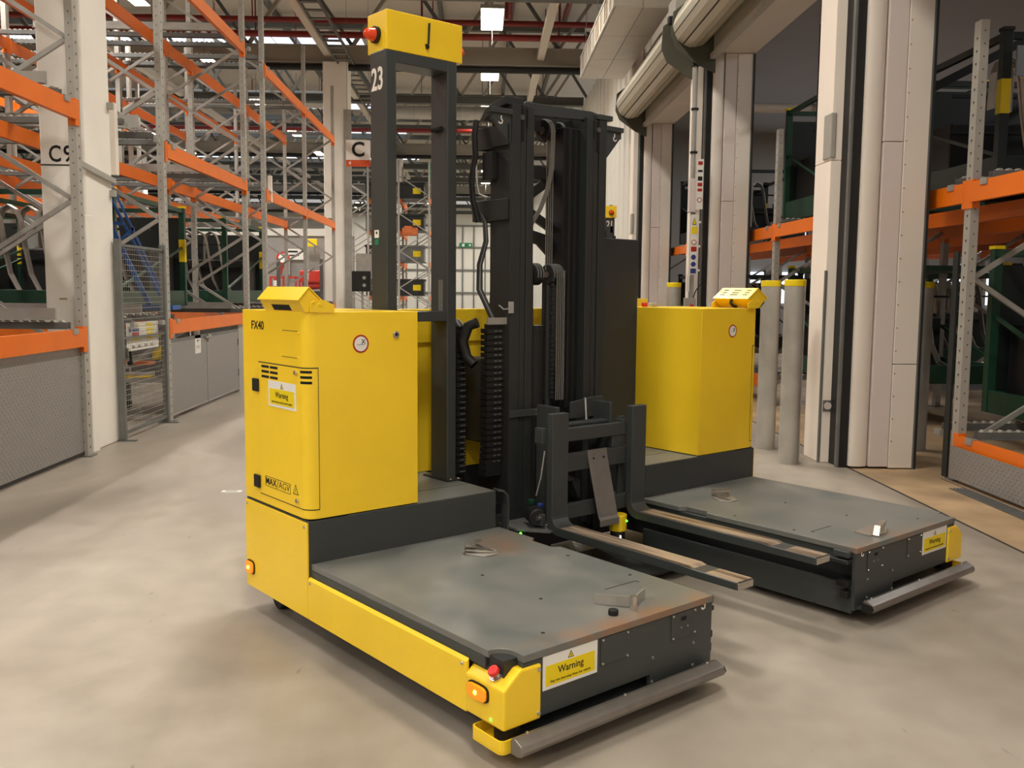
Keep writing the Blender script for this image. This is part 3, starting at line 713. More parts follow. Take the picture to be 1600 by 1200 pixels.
bx = tag(MB().box(-8.35, -8.05, 39.7, 40.0, 2.1, 2.7).build('cable_box', M['galv'], None, 0.01), 'grey cable box low on the back wall, left of the board', 'box')
yb = tag(MB().box(-7.25, -6.85, 39.4, 39.45, 3.28, 3.6).build('yellow_plate', M['signyellow'], None, 0.02), 'yellow plate high on the grey back wall', 'sign')
MB().box(-7.07, -7.03, 39.45, 40.0, 3.4, 3.45).build('bracket', M['galv'], yb)

# ------------------------------------------------------------------ racking, stillages inside the store room on the right
rackR = make_rack('pallet_rack', 3.99, 1, [2.6, 7.55, 12.60, 17.95, 23.2], [0.30, 2.37], 3.72, 6, 1.16, 1.68, lanes=True, low_skip=True)
tag(rackR, 'galvanised rack with orange beams inside the doorways on the right', 'rack')
def on_rackR(o): o.parent = rackR; o.location = Vector(o.location) - Vector((3.99, 2.6, 0)); return o
on_rackR(MB().box(3.905, 3.911, 2.6, 7.52, 0.03, 0.30).build('kick_panel', M['tread']))
on_rackR(MB().box(3.955, 3.975, 7.66, 7.74, 0, 1.9).build('corner_guard', M['dark2']))
stillage(5.45, 7.28, lv(0.30), 1.7, 1.9, 1.46, M['green'], 'green stillage on the low level of the right rack, nearest the camera', 0, 4, load_label=LL % 'the nearest stillage of the right rack', base=0.20)
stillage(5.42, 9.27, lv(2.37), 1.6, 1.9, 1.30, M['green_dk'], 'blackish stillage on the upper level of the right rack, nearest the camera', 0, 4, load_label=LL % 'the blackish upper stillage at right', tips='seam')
stillage(5.25, 12.4, lv(2.37), 1.8, 1.9, 1.55, M['green'], 'green stillage seen high in the middle doorway', 0, 5, load_label=LL % 'the high stillage of the middle doorway', base=0.26)
stillage(5.25, 11.9, lv(0.30), 1.8, 2.2, 1.4, M['green'], 'green stillage low in the middle doorway behind the bollards', 0, 4, load_label=LL % 'the low stillage behind the bollards')
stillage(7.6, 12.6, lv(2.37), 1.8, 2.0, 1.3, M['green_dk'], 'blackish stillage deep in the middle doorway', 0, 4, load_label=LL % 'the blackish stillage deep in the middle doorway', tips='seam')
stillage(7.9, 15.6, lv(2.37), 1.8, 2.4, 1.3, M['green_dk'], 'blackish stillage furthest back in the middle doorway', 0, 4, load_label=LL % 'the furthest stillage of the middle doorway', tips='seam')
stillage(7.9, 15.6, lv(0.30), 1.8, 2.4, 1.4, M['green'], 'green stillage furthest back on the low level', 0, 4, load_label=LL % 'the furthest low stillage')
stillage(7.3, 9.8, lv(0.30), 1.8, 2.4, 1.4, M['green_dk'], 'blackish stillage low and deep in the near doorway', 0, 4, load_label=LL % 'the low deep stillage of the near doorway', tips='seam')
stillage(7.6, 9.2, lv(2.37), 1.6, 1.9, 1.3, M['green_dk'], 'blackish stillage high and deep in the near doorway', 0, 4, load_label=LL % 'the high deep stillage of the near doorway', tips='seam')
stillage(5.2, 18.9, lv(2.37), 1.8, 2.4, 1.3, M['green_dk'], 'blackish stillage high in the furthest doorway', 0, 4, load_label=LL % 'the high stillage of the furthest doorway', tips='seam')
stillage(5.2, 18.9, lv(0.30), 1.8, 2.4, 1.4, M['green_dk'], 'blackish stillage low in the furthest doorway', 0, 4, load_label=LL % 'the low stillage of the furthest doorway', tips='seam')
# pipes in the store room
o = tag(MB().cyl((3.95, 18.0, 5.05), (12, 18.0, 5.05), 0.09, 12).build('pipe', M['white'], smooth=True), 'pale horizontal pipe high in the middle doorway', 'pipe')
o = tag(MB().tube([(6.35, 17.8, 6.55), (6.35, 17.8, 4.1), (6.42, 17.8, 3.85), (6.65, 17.8, 3.75), (6.95, 17.8, 3.8)], 0.04, 8).build('cable', M['black'], smooth=True), 'black cable dropping from the store room ceiling in the middle doorway', 'cable')
o = tag(MB().bar((4.4, 9.2, 3.55), (6.6, 9.2, 4.7), 0.05, 0.08).bar((5.2, 9.2, 4.55), (7.4, 9.2, 3.5), 0.05, 0.08).build('hose_reel_arm', M['black']), 'black crossed ceiling arms above the near right stillage', 'arm')
sd = tag(MB().box(4.68, 5.05, 8.24, 8.26, 3.46, 3.72).build('hanging_sheet', mat('pale_blue_sheet', (150, 164, 176), 0.4)), 'pale blue grey sheet hung on the blackish upper stillage at right', 'sheet')

# ------------------------------------------------------------------ bollards
def bollard(x, y, lab):
    o = tag(empty('bollard', (x, y, 0)), lab, 'bollard', 'steel bollards at the doorways')
    MB().cyl((0, 0, 0), (0, 0, 1.61), 0.092, 28).build('tube', M['bollard'], o, smooth=True)
    MB().cyl((0, 0, 1.605), (0, 0, 1.665), 0.0945, 28).build('yellow_cap', M['signyellow'], o, 0.006, smooth=True)
    return o
bollard(2.815, 8.30, 'grey steel bollard with yellow cap, the nearer of the pair left of the cream pillar')
bollard(2.845, 9.10, 'grey steel bollard with yellow cap, the farther of the pair, behind the yellow cabinet')
bollard(2.53, 12.2, 'grey bollard with yellow cap standing far back beside the tall door signs')
bollard(4.34, 9.03, 'grey bollard with yellow cap inside the doorway, right of the cream pillar')

# ------------------------------------------------------------------ roller shutters
def shutter(y0, y1, lab):
    R = tag(empty('roller_shutter', (2.93, y0, 5.22)), lab, 'shutter'); L = y1-y0
    N = 9; r = 0.28
    MB().cyl((0, 0.03, 0), (0, L-0.03, 0), r-0.02, 20).build('barrel', M['seam'], R)
    for i in range(N):
        a0, a1 = 2*PI*i/N+0.035, 2*PI*(i+1)/N-0.035
        MB().prism([((r-0.02)*math.cos(a0), (r-0.02)*math.sin(a0)), (r*math.cos(a0), r*math.sin(a0)), ((r+0.006)*math.cos((a0+a1)/2), (r+0.006)*math.sin((a0+a1)/2)), (r*math.cos(a1), r*math.sin(a1)), ((r-0.02)*math.cos(a1), (r-0.02)*math.sin(a1))], 'y', 0.02, L-0.02).build('slat', M['shutter'], R)
    for yy in (-0.02, L):
        MB().prism([(-0.30, -0.12), (-0.22, -0.30), (0.10, -0.52), (0.33, -0.62), (0.33, 0.34), (-0.1, 0.34), (-0.28, 0.2)], 'y', yy, yy+0.02).build('end_plate', M['olive'], R)
    for k in range(3):
        MB().box(0.29, 0.31, 0.04, L-0.04, -0.36+0.11*k, -0.255+0.11*k).build('curtain_slat', M['shutter'], R)
    MB().box(0.24, 0.32, 0.04, L-0.04, -0.44, -0.37).build('bottom_rail', M['galv2'], R)
    MB().box(-0.22, 0.06, -0.50, -0.06, 0.26, 0.50).build('motor', M['galv2'], R, 0.02)
    MB().box(-0.30, -0.2, -0.5, -0.40, 0.10, 0.22).build('motor_brake', M['black'], R, 0.02)
    return R
shutter(8.75, 13.30, 'rolled up pale slatted shutter above the middle doorway')
shutter(14.05, 18.75, 'rolled up pale slatted shutter above the furthest doorway')
shutter(3.2, 7.85, 'rolled up pale slatted shutter above the near doorway')

# ------------------------------------------------------------------ door controls on the second pillar
cd = tag(empty('door_conduit', (3.0, 13.38, 0)), 'grey vertical conduit with white trunking on the second pillar', 'conduit')
MB().cyl((-0.0, 0, 3.15), (0.0, 0, 4.75), 0.035, 12).build('conduit', M['galv'], cd, smooth=True)
MB().box(-0.045, 0.05, -0.04, 0.06, 2.68, 3.15).build('trunking', M['jamb2'], cd, 0.004)
MB().box(-0.01, 0.06, 0.0, 0.05, 0.9, 2.68).build('conduit_lower', M['galv'], cd, 0.004)
MB().box(-0.05, 0.05, -0.05, 0.05, 4.70, 4.80).build('junction_box', M['black'], cd, 0.01)
for z in (3.5, 4.1): MB().box(-0.045, 0.05, -0.045, 0.02, z, z+0.03).build('clip', M['black'], cd)
s1 = tag(MB().box(3.05, 3.145, 13.34, 13.35, 2.72, 3.42).build('door_sign', M['paper']), 'tall white sign with red lettering, the higher on the second pillar', 'sign')
MB().box(3.06, 3.14, 13.35, 13.68, 3.0, 3.04).build('bracket', M['galv'], s1)
for z, h, m in ((3.34, 0.05, 'signred'), (3.24, 0.03, 'ink'), (3.12, 0.06, 'ink'), (3.04, 0.05, 'signred'), (2.97, 0.04, 'signred')): MB().box(3.065, 3.13, 13.338, 13.34, z, z+h).build('sign_print', M[m], s1)
MB().cyl((3.097, 13.337, 2.85), (3.097, 13.34, 2.85), 0.036, 18).build('prohibition_ring', M['signred'], s1)
MB().cyl((3.097, 13.335, 2.85), (3.097, 13.337, 2.85), 0.026, 18).build('ring_field', M['paper'], s1)
s2 = tag(MB().box(2.975, 3.075, 13.30, 13.31, 1.79, 2.64).build('door_sign', M['paper']), 'tall sign with yellow, red and blue fields, the lower on the second pillar', 'sign')
MB().prism([(2.995, 2.50), (3.055, 2.50), (3.025, 2.60)], 'y', 13.297, 13.30).build('hazard_triangle', M['ink'], s2)
MB().prism([(3.004, 2.508), (3.046, 2.508), (3.025, 2.58)], 'y', 13.295, 13.297).build('triangle_field', M['signyellow'], s2)
MB().box(2.985, 3.065, 13.297, 13.30, 2.37, 2.47).build('yellow_field', M['signyellow'], s2)
MB().cyl((3.025, 13.297, 2.25), (3.025, 13.30, 2.25), 0.038, 18).build('prohibition_ring', M['signred'], s2)
MB().cyl((3.025, 13.295, 2.25), (3.025, 13.297, 2.25), 0.028, 18).build('ring_field', M['paper'], s2)
MB().box(2.985, 3.065, 13.297, 13.30, 2.12, 2.19).build('red_field', M['signred'], s2)
for z in (2.04, 1.94): MB().cyl((3.025, 13.297, z), (3.025, 13.30, z), 0.036, 18).build('mandatory_disc', M['signblue'], s2)
MB().box(2.985, 3.065, 13.297, 13.30, 1.81, 1.88).build('blue_field', M['signblue'], s2)
for z in (1.84, 2.18, 2.52): MB().box(3.075, 3.12, 13.303, 13.31, z, z+0.03).box(3.03, 3.05, 13.308, 13.385, z, z+0.03).build('bracket', M['white'], s2)
tag(MB().box(2.955, 2.992, 13.36, 13.39, 1.55, 1.80).build('label_strip', M['paper']), 'narrow white label under the lower door sign', 'label')
bxs = tag(empty('push_button_box', (2.99, 13.36, 0)), 'small grey push button box low on the second pillar', 'switch')
MB().box(-0.06, 0.09, -0.04, 0.1, 1.22, 1.46).build('box_body', M['galv'], bxs, 0.006)
MB().box(-0.02, 0.02, 0.0, 0.1, 0, 1.22).build('box_post', M['galv'], bxs)
MB().cyl((0.03, -0.07, 1.34), (0.03, -0.04, 1.34), 0.03, 14).build('button', M['redpaint'], bxs)
tag(MB().tube([(3.05, 13.36, 1.46), (3.08, 13.34, 1.56), (3.12, 13.34, 1.62), (3.15, 13.36, 1.66)], 0.008, 6).build('cable', M['black']), 'thin black cable looping from the push button box', 'cable')

# ------------------------------------------------------------------ services under the roof
dc = tag(empty('supply_duct', (2.06, 15.1, 6.0)), 'large square sheet metal air duct hanging at upper right', 'duct')
MB().box(0.02, 0.92, 0.02, 4.98, 0.02, 0.42).build('duct_body', M['seam'], dc)
for i in range(3):
    for j in range(2):
        MB().box(0.03+0.445*j, 0.03+0.435+0.445*j, 0.01+1.66*i, 1.655+1.66*i, 0.0, 0.02).build('duct_panel', M['duct'], dc)
for j in range(2): MB().box(0.02+0.45*j, 0.46+0.45*j, 0.0, 0.02, 0.02, 0.42).build('duct_panel', M['duct'], dc)
MB().box(0.02, 0.92, 0.0, 5.0, 0.42, 0.44).build('duct_top', M['duct'], dc)
for z in (0.0, 0.40): MB().box(-0.01, 0.02, 0, 5.0, z, z+0.035).build('grille_frame', M['duct'], dc)
for i in range(22): MB().box(-0.005, 0.02, 0.0+0.235*i, 0.035+0.235*i, 0.035, 0.40).build('grille_bar', M['duct'], dc)
for i in range(21):
    if i % 5 in (0, 2): MB().box(0.0, 0.019, 0.05+0.235*i, 0.22+0.235*i, 0.05, 0.39).build('grille_blank', M['duct'], dc)
    else: MB().box(0.005, 0.019, 0.05+0.235*i, 0.22+0.235*i, 0.05, 0.39).build('grille_blank', M['apron'], dc)
for y in (0.6, 2.5, 4.4):
    for x in (0.05, 0.89): MB().cyl((x, y, 0.44), (x, y, 1.6), 0.008, 6).build('hanger_rod', M['galv_dark'], dc)
for (y, z, r, lab) in ((23.6, 8.06, 0.07, 'upper dark red sprinkler pipe crossing under the roof'), (23.9, 7.80, 0.08, 'lower dark red sprinkler pipe crossing under the roof'), (29.0, 8.3, 0.06, 'thin dark red sprinkler pipe further down the hall'), (33.5, 7.1, 0.07, 'dark red sprinkler pipe above the distant rack')):
    p = tag(MB().cyl((-22, y, z), (3.1, y, z), r, 12).build('sprinkler_pipe', M['pipered'], smooth=True), lab, 'pipe')
    for x in (-20, -16, -12, -8, -5.6, -1.5, 1.9):
        MB().cyl((x, y, z-r), (x, y, z+1.7 if x not in (-1.5,) else z+1.9), 0.018, 6).build('hanger', M['pipered'], p)
        MB().cyl((x, y, z-r-0.01), (x, y, z+r+0.01), r*1.2, 10).build('coupling', M['pipered'], p) if False else None
p = tag(MB().tube([(0.6, 21.5, 9.5), (0.62, 22.6, 8.5), (0.62, 23.2, 8.1)], 0.10, 10).build('sprinkler_drop', M['pipered'], smooth=True), 'short thick dark red pipe sloping down by the lamps', 'pipe')
p = tag(MB().bar((2.2, 15.0, 8.0), (2.0, 23.5, 8.25), 0.06, 0.14).build('sprinkler_branch', M['pipered']), 'dark red branch pipe running above the air duct', 'pipe')
for (x0, x1, y, z, r, lab) in ((-20, -4.6, 33.0, 8.0, 0.28, 'shiny round air duct above the left rack'), (-3.0, 3.0, 31.5, 7.35, 0.22, 'long round air duct crossing the aisle under the roof')):
    p = tag(MB().cyl((x0, y, z), (x1, y, z), r, 20).build('round_duct', M['galv2'], smooth=True), lab, 'duct')
    n = int((x1-x0)/0.5)
    for i in range(n):
        MB().cyl((x0+0.25+0.5*i, y, z), (x0+0.28+0.5*i, y, z), r+0.012, 20).build('duct_rib', M['galv'], p)
    for x in (x0+1, (x0+x1)/2, x1-1): MB().cyl((x, y, z+r), (x, y, 9.8), 0.012, 6).build('hanger_rod', M['galv_dark'], p)
tray = tag(empty('cable_tray', (-3.55, 14, 7.35)), 'ladder cable tray running beside the pale purlin', 'cable tray')
for x in (-0.2, 0.2): MB().box(x-0.015, x+0.015, 0, 28, 0, 0.08).build('side_rail', M['beam2'], tray)
for i in range(46): MB().box(-0.2, 0.2, 0.3+0.6*i, 0.42+0.6*i, 0.0, 0.03).build('rung', M['beam2'], tray)
for y in (5.75, 11.2, 16.65, 22.1): MB().box(-0.02, 0.02, y-0.02, y+0.02, 0.0, 0.3).build('hanger', M['beam2'], tray)

# lamps
def lamp_thing(x, y, z, w, l, lab, group):
    o = tag(empty('ceiling_lamp', (x, y, z)), lab, 'lamp', group)
    MB().box(-w/2-0.02, w/2+0.02, -l/2-0.02, l/2+0.02, 0.012, 0.10).build('housing', M['galv'], o)
    MB().box(-w/2, w/2, -l/2, l/2, 0.0, 0.012).build('diffuser', M['lamp'], o)
    MB().cyl((0, -l/3, 0.10), (0, -l/3, 2.3), 0.01, 6).cyl((0, l/3, 0.10), (0, l/3, 2.3), 0.01, 6).build('hanger', M['galv_dark'], o)
    MB().cyl((0, 0, -0.55), (0, 0, 0), 0.004, 5).build('pull_cord', M['galv2'], o) if w > 0.4 else None
    return o
nth = ['nearest', 'second', 'third', 'fourth', 'fifth', 'sixth', 'seventh', 'eighth', 'ninth', 'tenth', 'eleventh', 'twelfth']
vis = [q for q in AISLE_LAMPS if q[1] > 17.5]
for i, (x, y) in enumerate(AISLE_LAMPS):
    if (x, y) in vis:
        lamp_thing(x, y, LAMP_Z, 0.5, 1.7, 'bright square lamp over the aisle, %s in the row' % nth[vis.index((x, y))], 'lamps over the aisle')
    else:
        lamp_thing(x, y, LAMP_Z, 0.5, 1.7, 'square lamp over the aisle above the camera, out of view', 'lamps overhead out of view')
for i, (x, y) in enumerate(END_FILL_LAMPS): lamp_thing(x, y, LAMP_Z, 0.5, 1.7, 'square lamp by the far end wall, %s' % ('left of the aisle', 'right of the aisle', 'furthest left')[i], 'added fill lamps by the far end wall')
for i, (x, y) in enumerate(RACK_LAMPS):
    lamp_thing(x, y, 7.30, 0.3, 1.4, 'slim lamp over the left rack, %s of the %s row' % ((['first', 'second behind the camera'] + nth)[i] if i < 10 else nth[i-10], 'near' if x > -10 else 'outer'), 'lamps over the left rack')
# hanging bay sign
hs = tag(empty('bay_sign', (-2.86, 22.0, 4.36)), 'hanging white sign with black letter C over a red band', 'sign')
MB().box(-0.28, 0.28, 0, 0.02, 0.15, 0.60).build('white_panel', M['paper'], hs)
MB().box(-0.28, 0.28, 0, 0.02, 0.0, 0.15).build('red_panel', M['signred'] if False else mat('sign_orange_red', (214, 84, 40), 0.5), hs)
text('C', 0.46, M['ink'], hs, 'lettering', (0, -0.002, 0.375), (1, 0, 0), bold=0.012, sx=0.95)
text('4', 0.12, M['white'], hs, 'lettering', (-0.19, -0.002, 0.075), (1, 0, 0), bold=0.002)
for x in (-0.25, 0.25): MB().cyl((x, 0.01, 0.6), (x, 0.01, 5.84), 0.004, 5).build('wire', M['galv_dark'], hs)

# ------------------------------------------------------------------ small things on the floor
sk = tag(empty('floor_sticker', (-1.90, 7.06, 0.0)), 'white printed sticker on the floor left of the forklift', 'sticker')
MB().box(-0.075, 0.075, -0.028, 0.028, 0, 0.0012).build('sticker_sheet', M['paper'], sk)
MB().box(-0.045, 0.045, -0.012, 0.012, 0.0012, 0.0016).build('sticker_print', M['galv_dark'], sk)
dg = tag(empty('floor_drain', (3.82, 6.3, 0)), 'dark slotted drain grate in front of the right kick panel', 'drain')
MB().box(-0.07, 0.07, -1.2, 0.9, 0.0, 0.002).build('drain_channel', M['pit'], dg)
for x in (-0.06, -0.03, 0.0, 0.03, 0.06): MB().box(x-0.006, x+0.006, -1.2, 0.9, 0.002, 0.006).build('grate_bar', M['galv_dark'], dg)
# ------------------------------------------------------------------ the automated forklift (local frame: x = fork direction, y = across, z = up)
VA = math.radians(-52.135); VLOC = (0.08317, 2.88619, 0.0)
BW = 3.18
A0, A1 = -1.972, -1.339
M['cab_grey'] = mat('satin_grey_paint', (42, 47, 54), 0.5, 0, 0.12, 3)
M['mast'] = mat('mast_charcoal', (46, 49, 48), 0.42, 0, 0.12, 4)
def screws(pts, nrm, parent, r=0.007, m=None, name='screws', mir=None):
    b = MB(mir=mir); n = Vector(nrm)
    for p in pts: b.cyl(Vector(p)-n*0.002, Vector(p)+n*0.0045, r, 8, r*0.7)
    return b.build(name, m or M['chrome'], parent, kind='stuff')
def warning_sign(parent, at, xdir, w, h, name='warning_sign'):
    """white sign, yellow field, hazard triangle, two lines of lettering"""
    T = face_M(at, xdir)
    s = MB(T).box(-w/2, w/2, -h/2, h/2, 0, 0.002).build(name, M['paper'], parent)
    s['label'] = 'white and yellow warning plate'
    X = Vector(xdir); N = X.cross(Vector((0, 0, 1))); A = Vector(at)
    MB(T).box(-w*0.45, w*0.45, -h*0.40, h*0.20, 0.002, 0.0026).build('yellow_field', M['signyellow'], s)
    tw = h*0.12; tb = h*0.235
    MB(T).prism([(-tw, tb), (tw, tb), (0, tb+h*0.21)], 'z', 0.002, 0.0026).build('hazard_triangle', M['ink'], s)
    MB(T).prism([(-tw*0.72, tb+h*0.022), (tw*0.72, tb+h*0.022), (0, tb+h*0.165)], 'z', 0.0026, 0.003).build('triangle_field', M['signyellow'], s)
    MB(T).box(-h*0.012, h*0.012, tb+h*0.06, tb+h*0.115, 0.003, 0.0034).box(-h*0.012, h*0.012, tb+h*0.032, tb+h*0.048, 0.003, 0.0034).build('exclamation_mark', M['ink'], s)
    text('Warning', h*0.30, M['ink'], s, 'lettering', A + Vector((0, 0, -h*0.02)) + N*0.0028, xdir, sx=w*0.50/(h*0.30*3.75), bold=0.0003)
    text('Stay two feet away from this vehicle', h*0.105, M['ink'], s, 'lettering', A + Vector((0, 0, -h*0.29)) + N*0.0028, xdir, sx=w*0.84/(h*0.105*16.6), bold=0.0)
    return s
def arc(cx, cy, r, a0, a1, n):
    return [(cx + r*math.cos(math.radians(a0+(a1-a0)*i/n)), cy + r*math.sin(math.radians(a0+(a1-a0)*i/n))) for i in range(n+1)]

def build_vehicle():
    R = empty('automated_forklift')
    def mb(s): return MB(mir=BW if s else None)
    def Y(s, b): return BW-b if s else b
    for s in (0, 1):
        sg = -1 if s else 1
        # ---- chassis of one side module
        mb(s).box(A0+0.01, -0.03, 0.02, 0.985, 0.13, 0.345).box(-1.30, -0.04, 0.74, 0.985, 0.05, 0.13).build('chassis', M['dark2'], R)
        mb(s).box(A1, -0.02, 1.03, 1.048, 0.04, 0.182).build('inner_side_plate', M['dark'], R, 0.003)
        mb(s).box(A1, -0.02, 1.0, 1.046, 0.29, 0.334).build('inner_top_rail', M['dark'], R, 0.003)
        mb(s).prism([(0.075, 0.335), (0.075, 0.13), (0.70, 0.13), (0.70, 0.06), (1.056, 0.06), (1.056, 0.335)], 'x', -0.02, 0.0).build('front_plate', M['dark'], R, 0.002)
        # inner bracket ends seen past the front plate
        mb(s).box(-0.10, -0.02, 1.056, 1.092, 0.315, 0.345).build('guide_block', M['dark'], R, 0.004)
        mb(s).box(-0.16, -0.02, 1.05, 1.098, 0.285, 0.305).build('guide_block', M['dark2'], R, 0.004)
        mb(s).box(-0.08, -0.02, 1.05, 1.092, 0.175, 0.205).box(-0.06, -0.02, 1.05, 1.088, 0.12, 0.155).build('latch_block', M['black'], R, 0.004)
        # ---- deck
        rr = 0.075
        poly = [(A1, 0.012), (-0.105, 0.012)] + [(-0.105+0.0, 0.012)] + arc(-0.045, 0.018, 0.058, 180, 90, 7)[1:] + [(0.004, 0.076), (0.004, 1.056), (-0.88, 1.056), (-0.90, 1.02), (-1.045, 1.02), (-1.07, 1.056), (A1, 1.056)]
        mb(s).prism(poly, 'z', 0.336, 0.362).build('deck_plate', M['deck'], R, 0.002)
        mb(s).box(A1, -0.115, 0.008, 0.02, 0.30, 0.336).build('deck_lip', M['dark'], R, 0.002)
        mb(s).box(-0.115, -0.005, 0.078, 0.09, 0.30, 0.336).build('deck_lip', M['dark'], R, 0.002)
        mb(s).cyl((-0.76, 0.50, 0.3615), (-0.76, 0.50, 0.3625), 0.008, 8).cyl((-0.384, 0.493, 0.3615), (-0.384, 0.493, 0.3625), 0.008, 8).cyl((-0.38, 0.99, 0.3615), (-0.38, 0.99, 0.3625), 0.008, 8) \
            .cyl((-0.11, 0.26, 0.3615), (-0.11, 0.26, 0.3625), 0.008, 8).cyl((-0.75, 0.98, 0.3615), (-0.75, 0.98, 0.3625), 0.008, 8).build('deck_holes', M['pit'], R, kind='stuff')
        mb(s).box(-0.312, -0.306, 0.77, 0.95, 0.3618, 0.3626).box(-0.306, -0.29, 0.945, 0.952, 0.3618, 0.3626).build('hatch_seam', M['seam'], R)
        # ---- lifting handles folded on the deck
        def handle(ax, bx, rot, name):
            T = Matrix.Translation((ax, bx, 0.362)) @ Matrix.Rotation(rot, 4, 'Z')
            h = mb(s); h.M = T
            h.prism([(-0.075, -0.04), (-0.045, -0.06), (0.05, -0.06), (0.085, 0.0), (0.05, 0.06), (-0.045, 0.06), (-0.075, 0.04)], 'z', 0.0, 0.006)
            o = h.build(name, M['silver'], R, 0.002)
            k = mb(s); k.M = T
            k.box(-0.062, -0.056, -0.055, 0.055, 0.006, 0.042).box(-0.062, -0.02, -0.055, 0.055, 0.038, 0.044)
            k.bar((-0.055, -0.05, 0.02), (0.06, 0.0, 0.012), 0.012, 0.008).bar((-0.055, 0.05, 0.02), (0.06, 0.0, 0.012), 0.012, 0.008)
            k.build('bail', M['chrome'], o)
        handle(-1.03, 0.70, 0.5, 'lifting_handle')
        T = Matrix.Translation((-0.105, 0.715, 0.362))
        h = mb(s); h.M = T
        if s == 0:
            h.strip([(-0.11, -0.10, 0.02), (-0.04, -0.055, 0.022), (0.015, -0.01, 0.022), (-0.015, 0.05, 0.02), (-0.04, 0.105, 0.018)], 0.04, 0.006, (0, 0, 1))
            o = h.build('lifting_handle', M['silver'], R)
            k = mb(s); k.M = T; k.cyl((0.028, -0.03, 0), (0.028, -0.03, 0.052), 0.014, 12); k.build('pin', M['chrome'], o, smooth=True)
            MB().cyl((-0.085, 0.585, 0.362), (-0.085, 0.585, 0.383), 0.019, 14).build('rubber_stop', M['black'], R, 0.003)
        else:
            h.prism([(-0.08, -0.10), (0.01, -0.12), (0.055, -0.02), (0.03, 0.09), (-0.06, 0.08)], 'z', 0, 0.005)
            h.strip([(-0.01, -0.09, 0.005), (0.008, -0.075, 0.05), (0.045, 0.05, 0.05), (0.05, 0.07, 0.005)], 0.03, 0.006, (1, -0.25, 0))
            h.build('lifting_handle', M['chrome'], R, 0.001)
        # ---- raised step at the rear
        mb(s).box(A0, A1, 0.003, 1.036, 0.30, 0.549).build('step_block', M['dark'], R, 0.003)
        mb(s).box(A0+0.004, A1-0.004, 0.2, 1.03, 0.549, 0.551).build('step_top', M['deck'], R)
        mb(s).box(-1.56, -1.555, 0.60, 1.03, 0.5508, 0.5516).build('step_seam', M['seam'], R)
        # ---- yellow side panels
        mb(s).box(A0+0.003, A1-0.002, -0.006, 0.003, 0.121, 0.543).build('side_panel', M['yellow'], R, 0.002)
        k = mb(s); k.prism([(-0.006, 0.121), (-0.006, 0.296), (0.006, 0.308), (0.006, 0.121)], 'x', A1+0.002, -0.199); k.build('side_panel', M['yellow'], R, 0.0015)
        screws([(A0+0.03, -0.006, 0.525), (A1-0.025, -0.006, 0.523), (A1+0.022, -0.006, 0.285), (-0.222, -0.006, 0.285)], (0, -1, 0), R, 0.008, mir=BW if s else None)
        # ---- front corner cover, sloped shoulders
        k = mb(s); k.prism([(-0.012, 0.128), (-0.012, 0.262), (0.058, 0.318), (0.15, 0.318), (0.15, 0.128)], 'x', -0.197, 0.009)
        cc = k.build('corner_cover', M['yellow'], R, 0.007)
        screws([(0.009, 0.138, 0.30), (0.009, 0.138, 0.15)], (1, 0, 0), cc, 0.009, mir=BW if s else None)
        # emergency stop on the sloped shoulder
        n = Vector((0, -0.62, 0.78)); p = Vector((-0.062, 0.018, 0.288))
        k = mb(s).cyl(p-n*0.004, p+n*0.006, 0.026, 16); k.build('button_collar', M['chrome'], cc, smooth=True)
        mb(s).cyl(p+n*0.004, p+n*0.020, 0.013, 12).build('button_stem', M['chrome'], cc, smooth=True)
        mb(s).cyl(p+n*0.018, p+n*0.034, 0.021, 16, 0.019).build('emergency_button', M['red'], cc, 0.003, smooth=True)
        # amber marker lamp on the side
        def lamp(ax, az, w, h, par):
            q = [(ax + x*w/2, az + z*h/2) for x, z in [(math.copysign(abs(math.cos(t))**0.55, math.cos(t)), math.copysign(abs(math.sin(t))**0.55, math.sin(t))) for t in [2*PI*i/20 for i in range(20)]]]
            y0 = -0.012 if par is cc else -0.006
            k = mb(s); k.prism([(a, z) for a, z in [(ax+(x-ax)*1.12, az+(zz-az)*1.16) for x, zz in q]], 'y', y0-0.004, y0); f = k.build('marker_lamp', M['black'], par) if par is not R else k.build('marker_lamp', M['black'], R)
            tgt = f if par is R else par
            mb(s).prism(q, 'y', y0-0.016, y0-0.004).build('amber_lens', M['amber'], tgt, 0.004)
            b = mb(s).sphere((ax, y0-0.014, az), h*0.17); b.build('bulb', M['amberhot'], tgt, smooth=True)
        lamp(-0.122, 0.222, 0.10, 0.052, cc)
        lamp(-1.915, 0.218, 0.075, 0.058, R)
        # laser scanner under the corner, in a shallow yellow tray
        k = mb(s).cyl((-0.055, 0.058, 0.062), (-0.055, 0.058, 0.125), 0.046, 20); sc = k.build('laser_scanner', M['black'], R, 0.003, smooth=True)
        mb(s).box(-0.085, -0.012, 0.0, 0.06, 0.125, 0.155).build('scanner_display_block', M['yellow2'], sc, 0.004)
        mb(s).box(-0.060, -0.052, -0.0145, -0.0, 0.143, 0.153).build('status_light', M['led'], sc)
        tr = [(-0.15, 0.13), (-0.15, 0.0)] + arc(-0.13, -0.005, 0.02, 180, 270, 4) + arc(-0.005, -0.005, 0.022, 270, 360, 4) + [(0.017, 0.13)]
        ins = [(-0.145, 0.13)] + [(-0.145, 0.0)] + arc(-0.128, -0.003, 0.016, 180, 270, 4) + arc(-0.007, -0.003, 0.018, 270, 360, 4) + [(0.011, 0.13)]
        k = mb(s); k.prism(tr, 'z', 0.055, 0.062)
        n_ = len(tr); vs = [(a, b, 0.06) for a, b in tr] + [(a, b, 0.10) for a, b in tr] + [(a, b, 0.06) for a, b in ins] + [(a, b, 0.10) for a, b in ins]
        fs = []
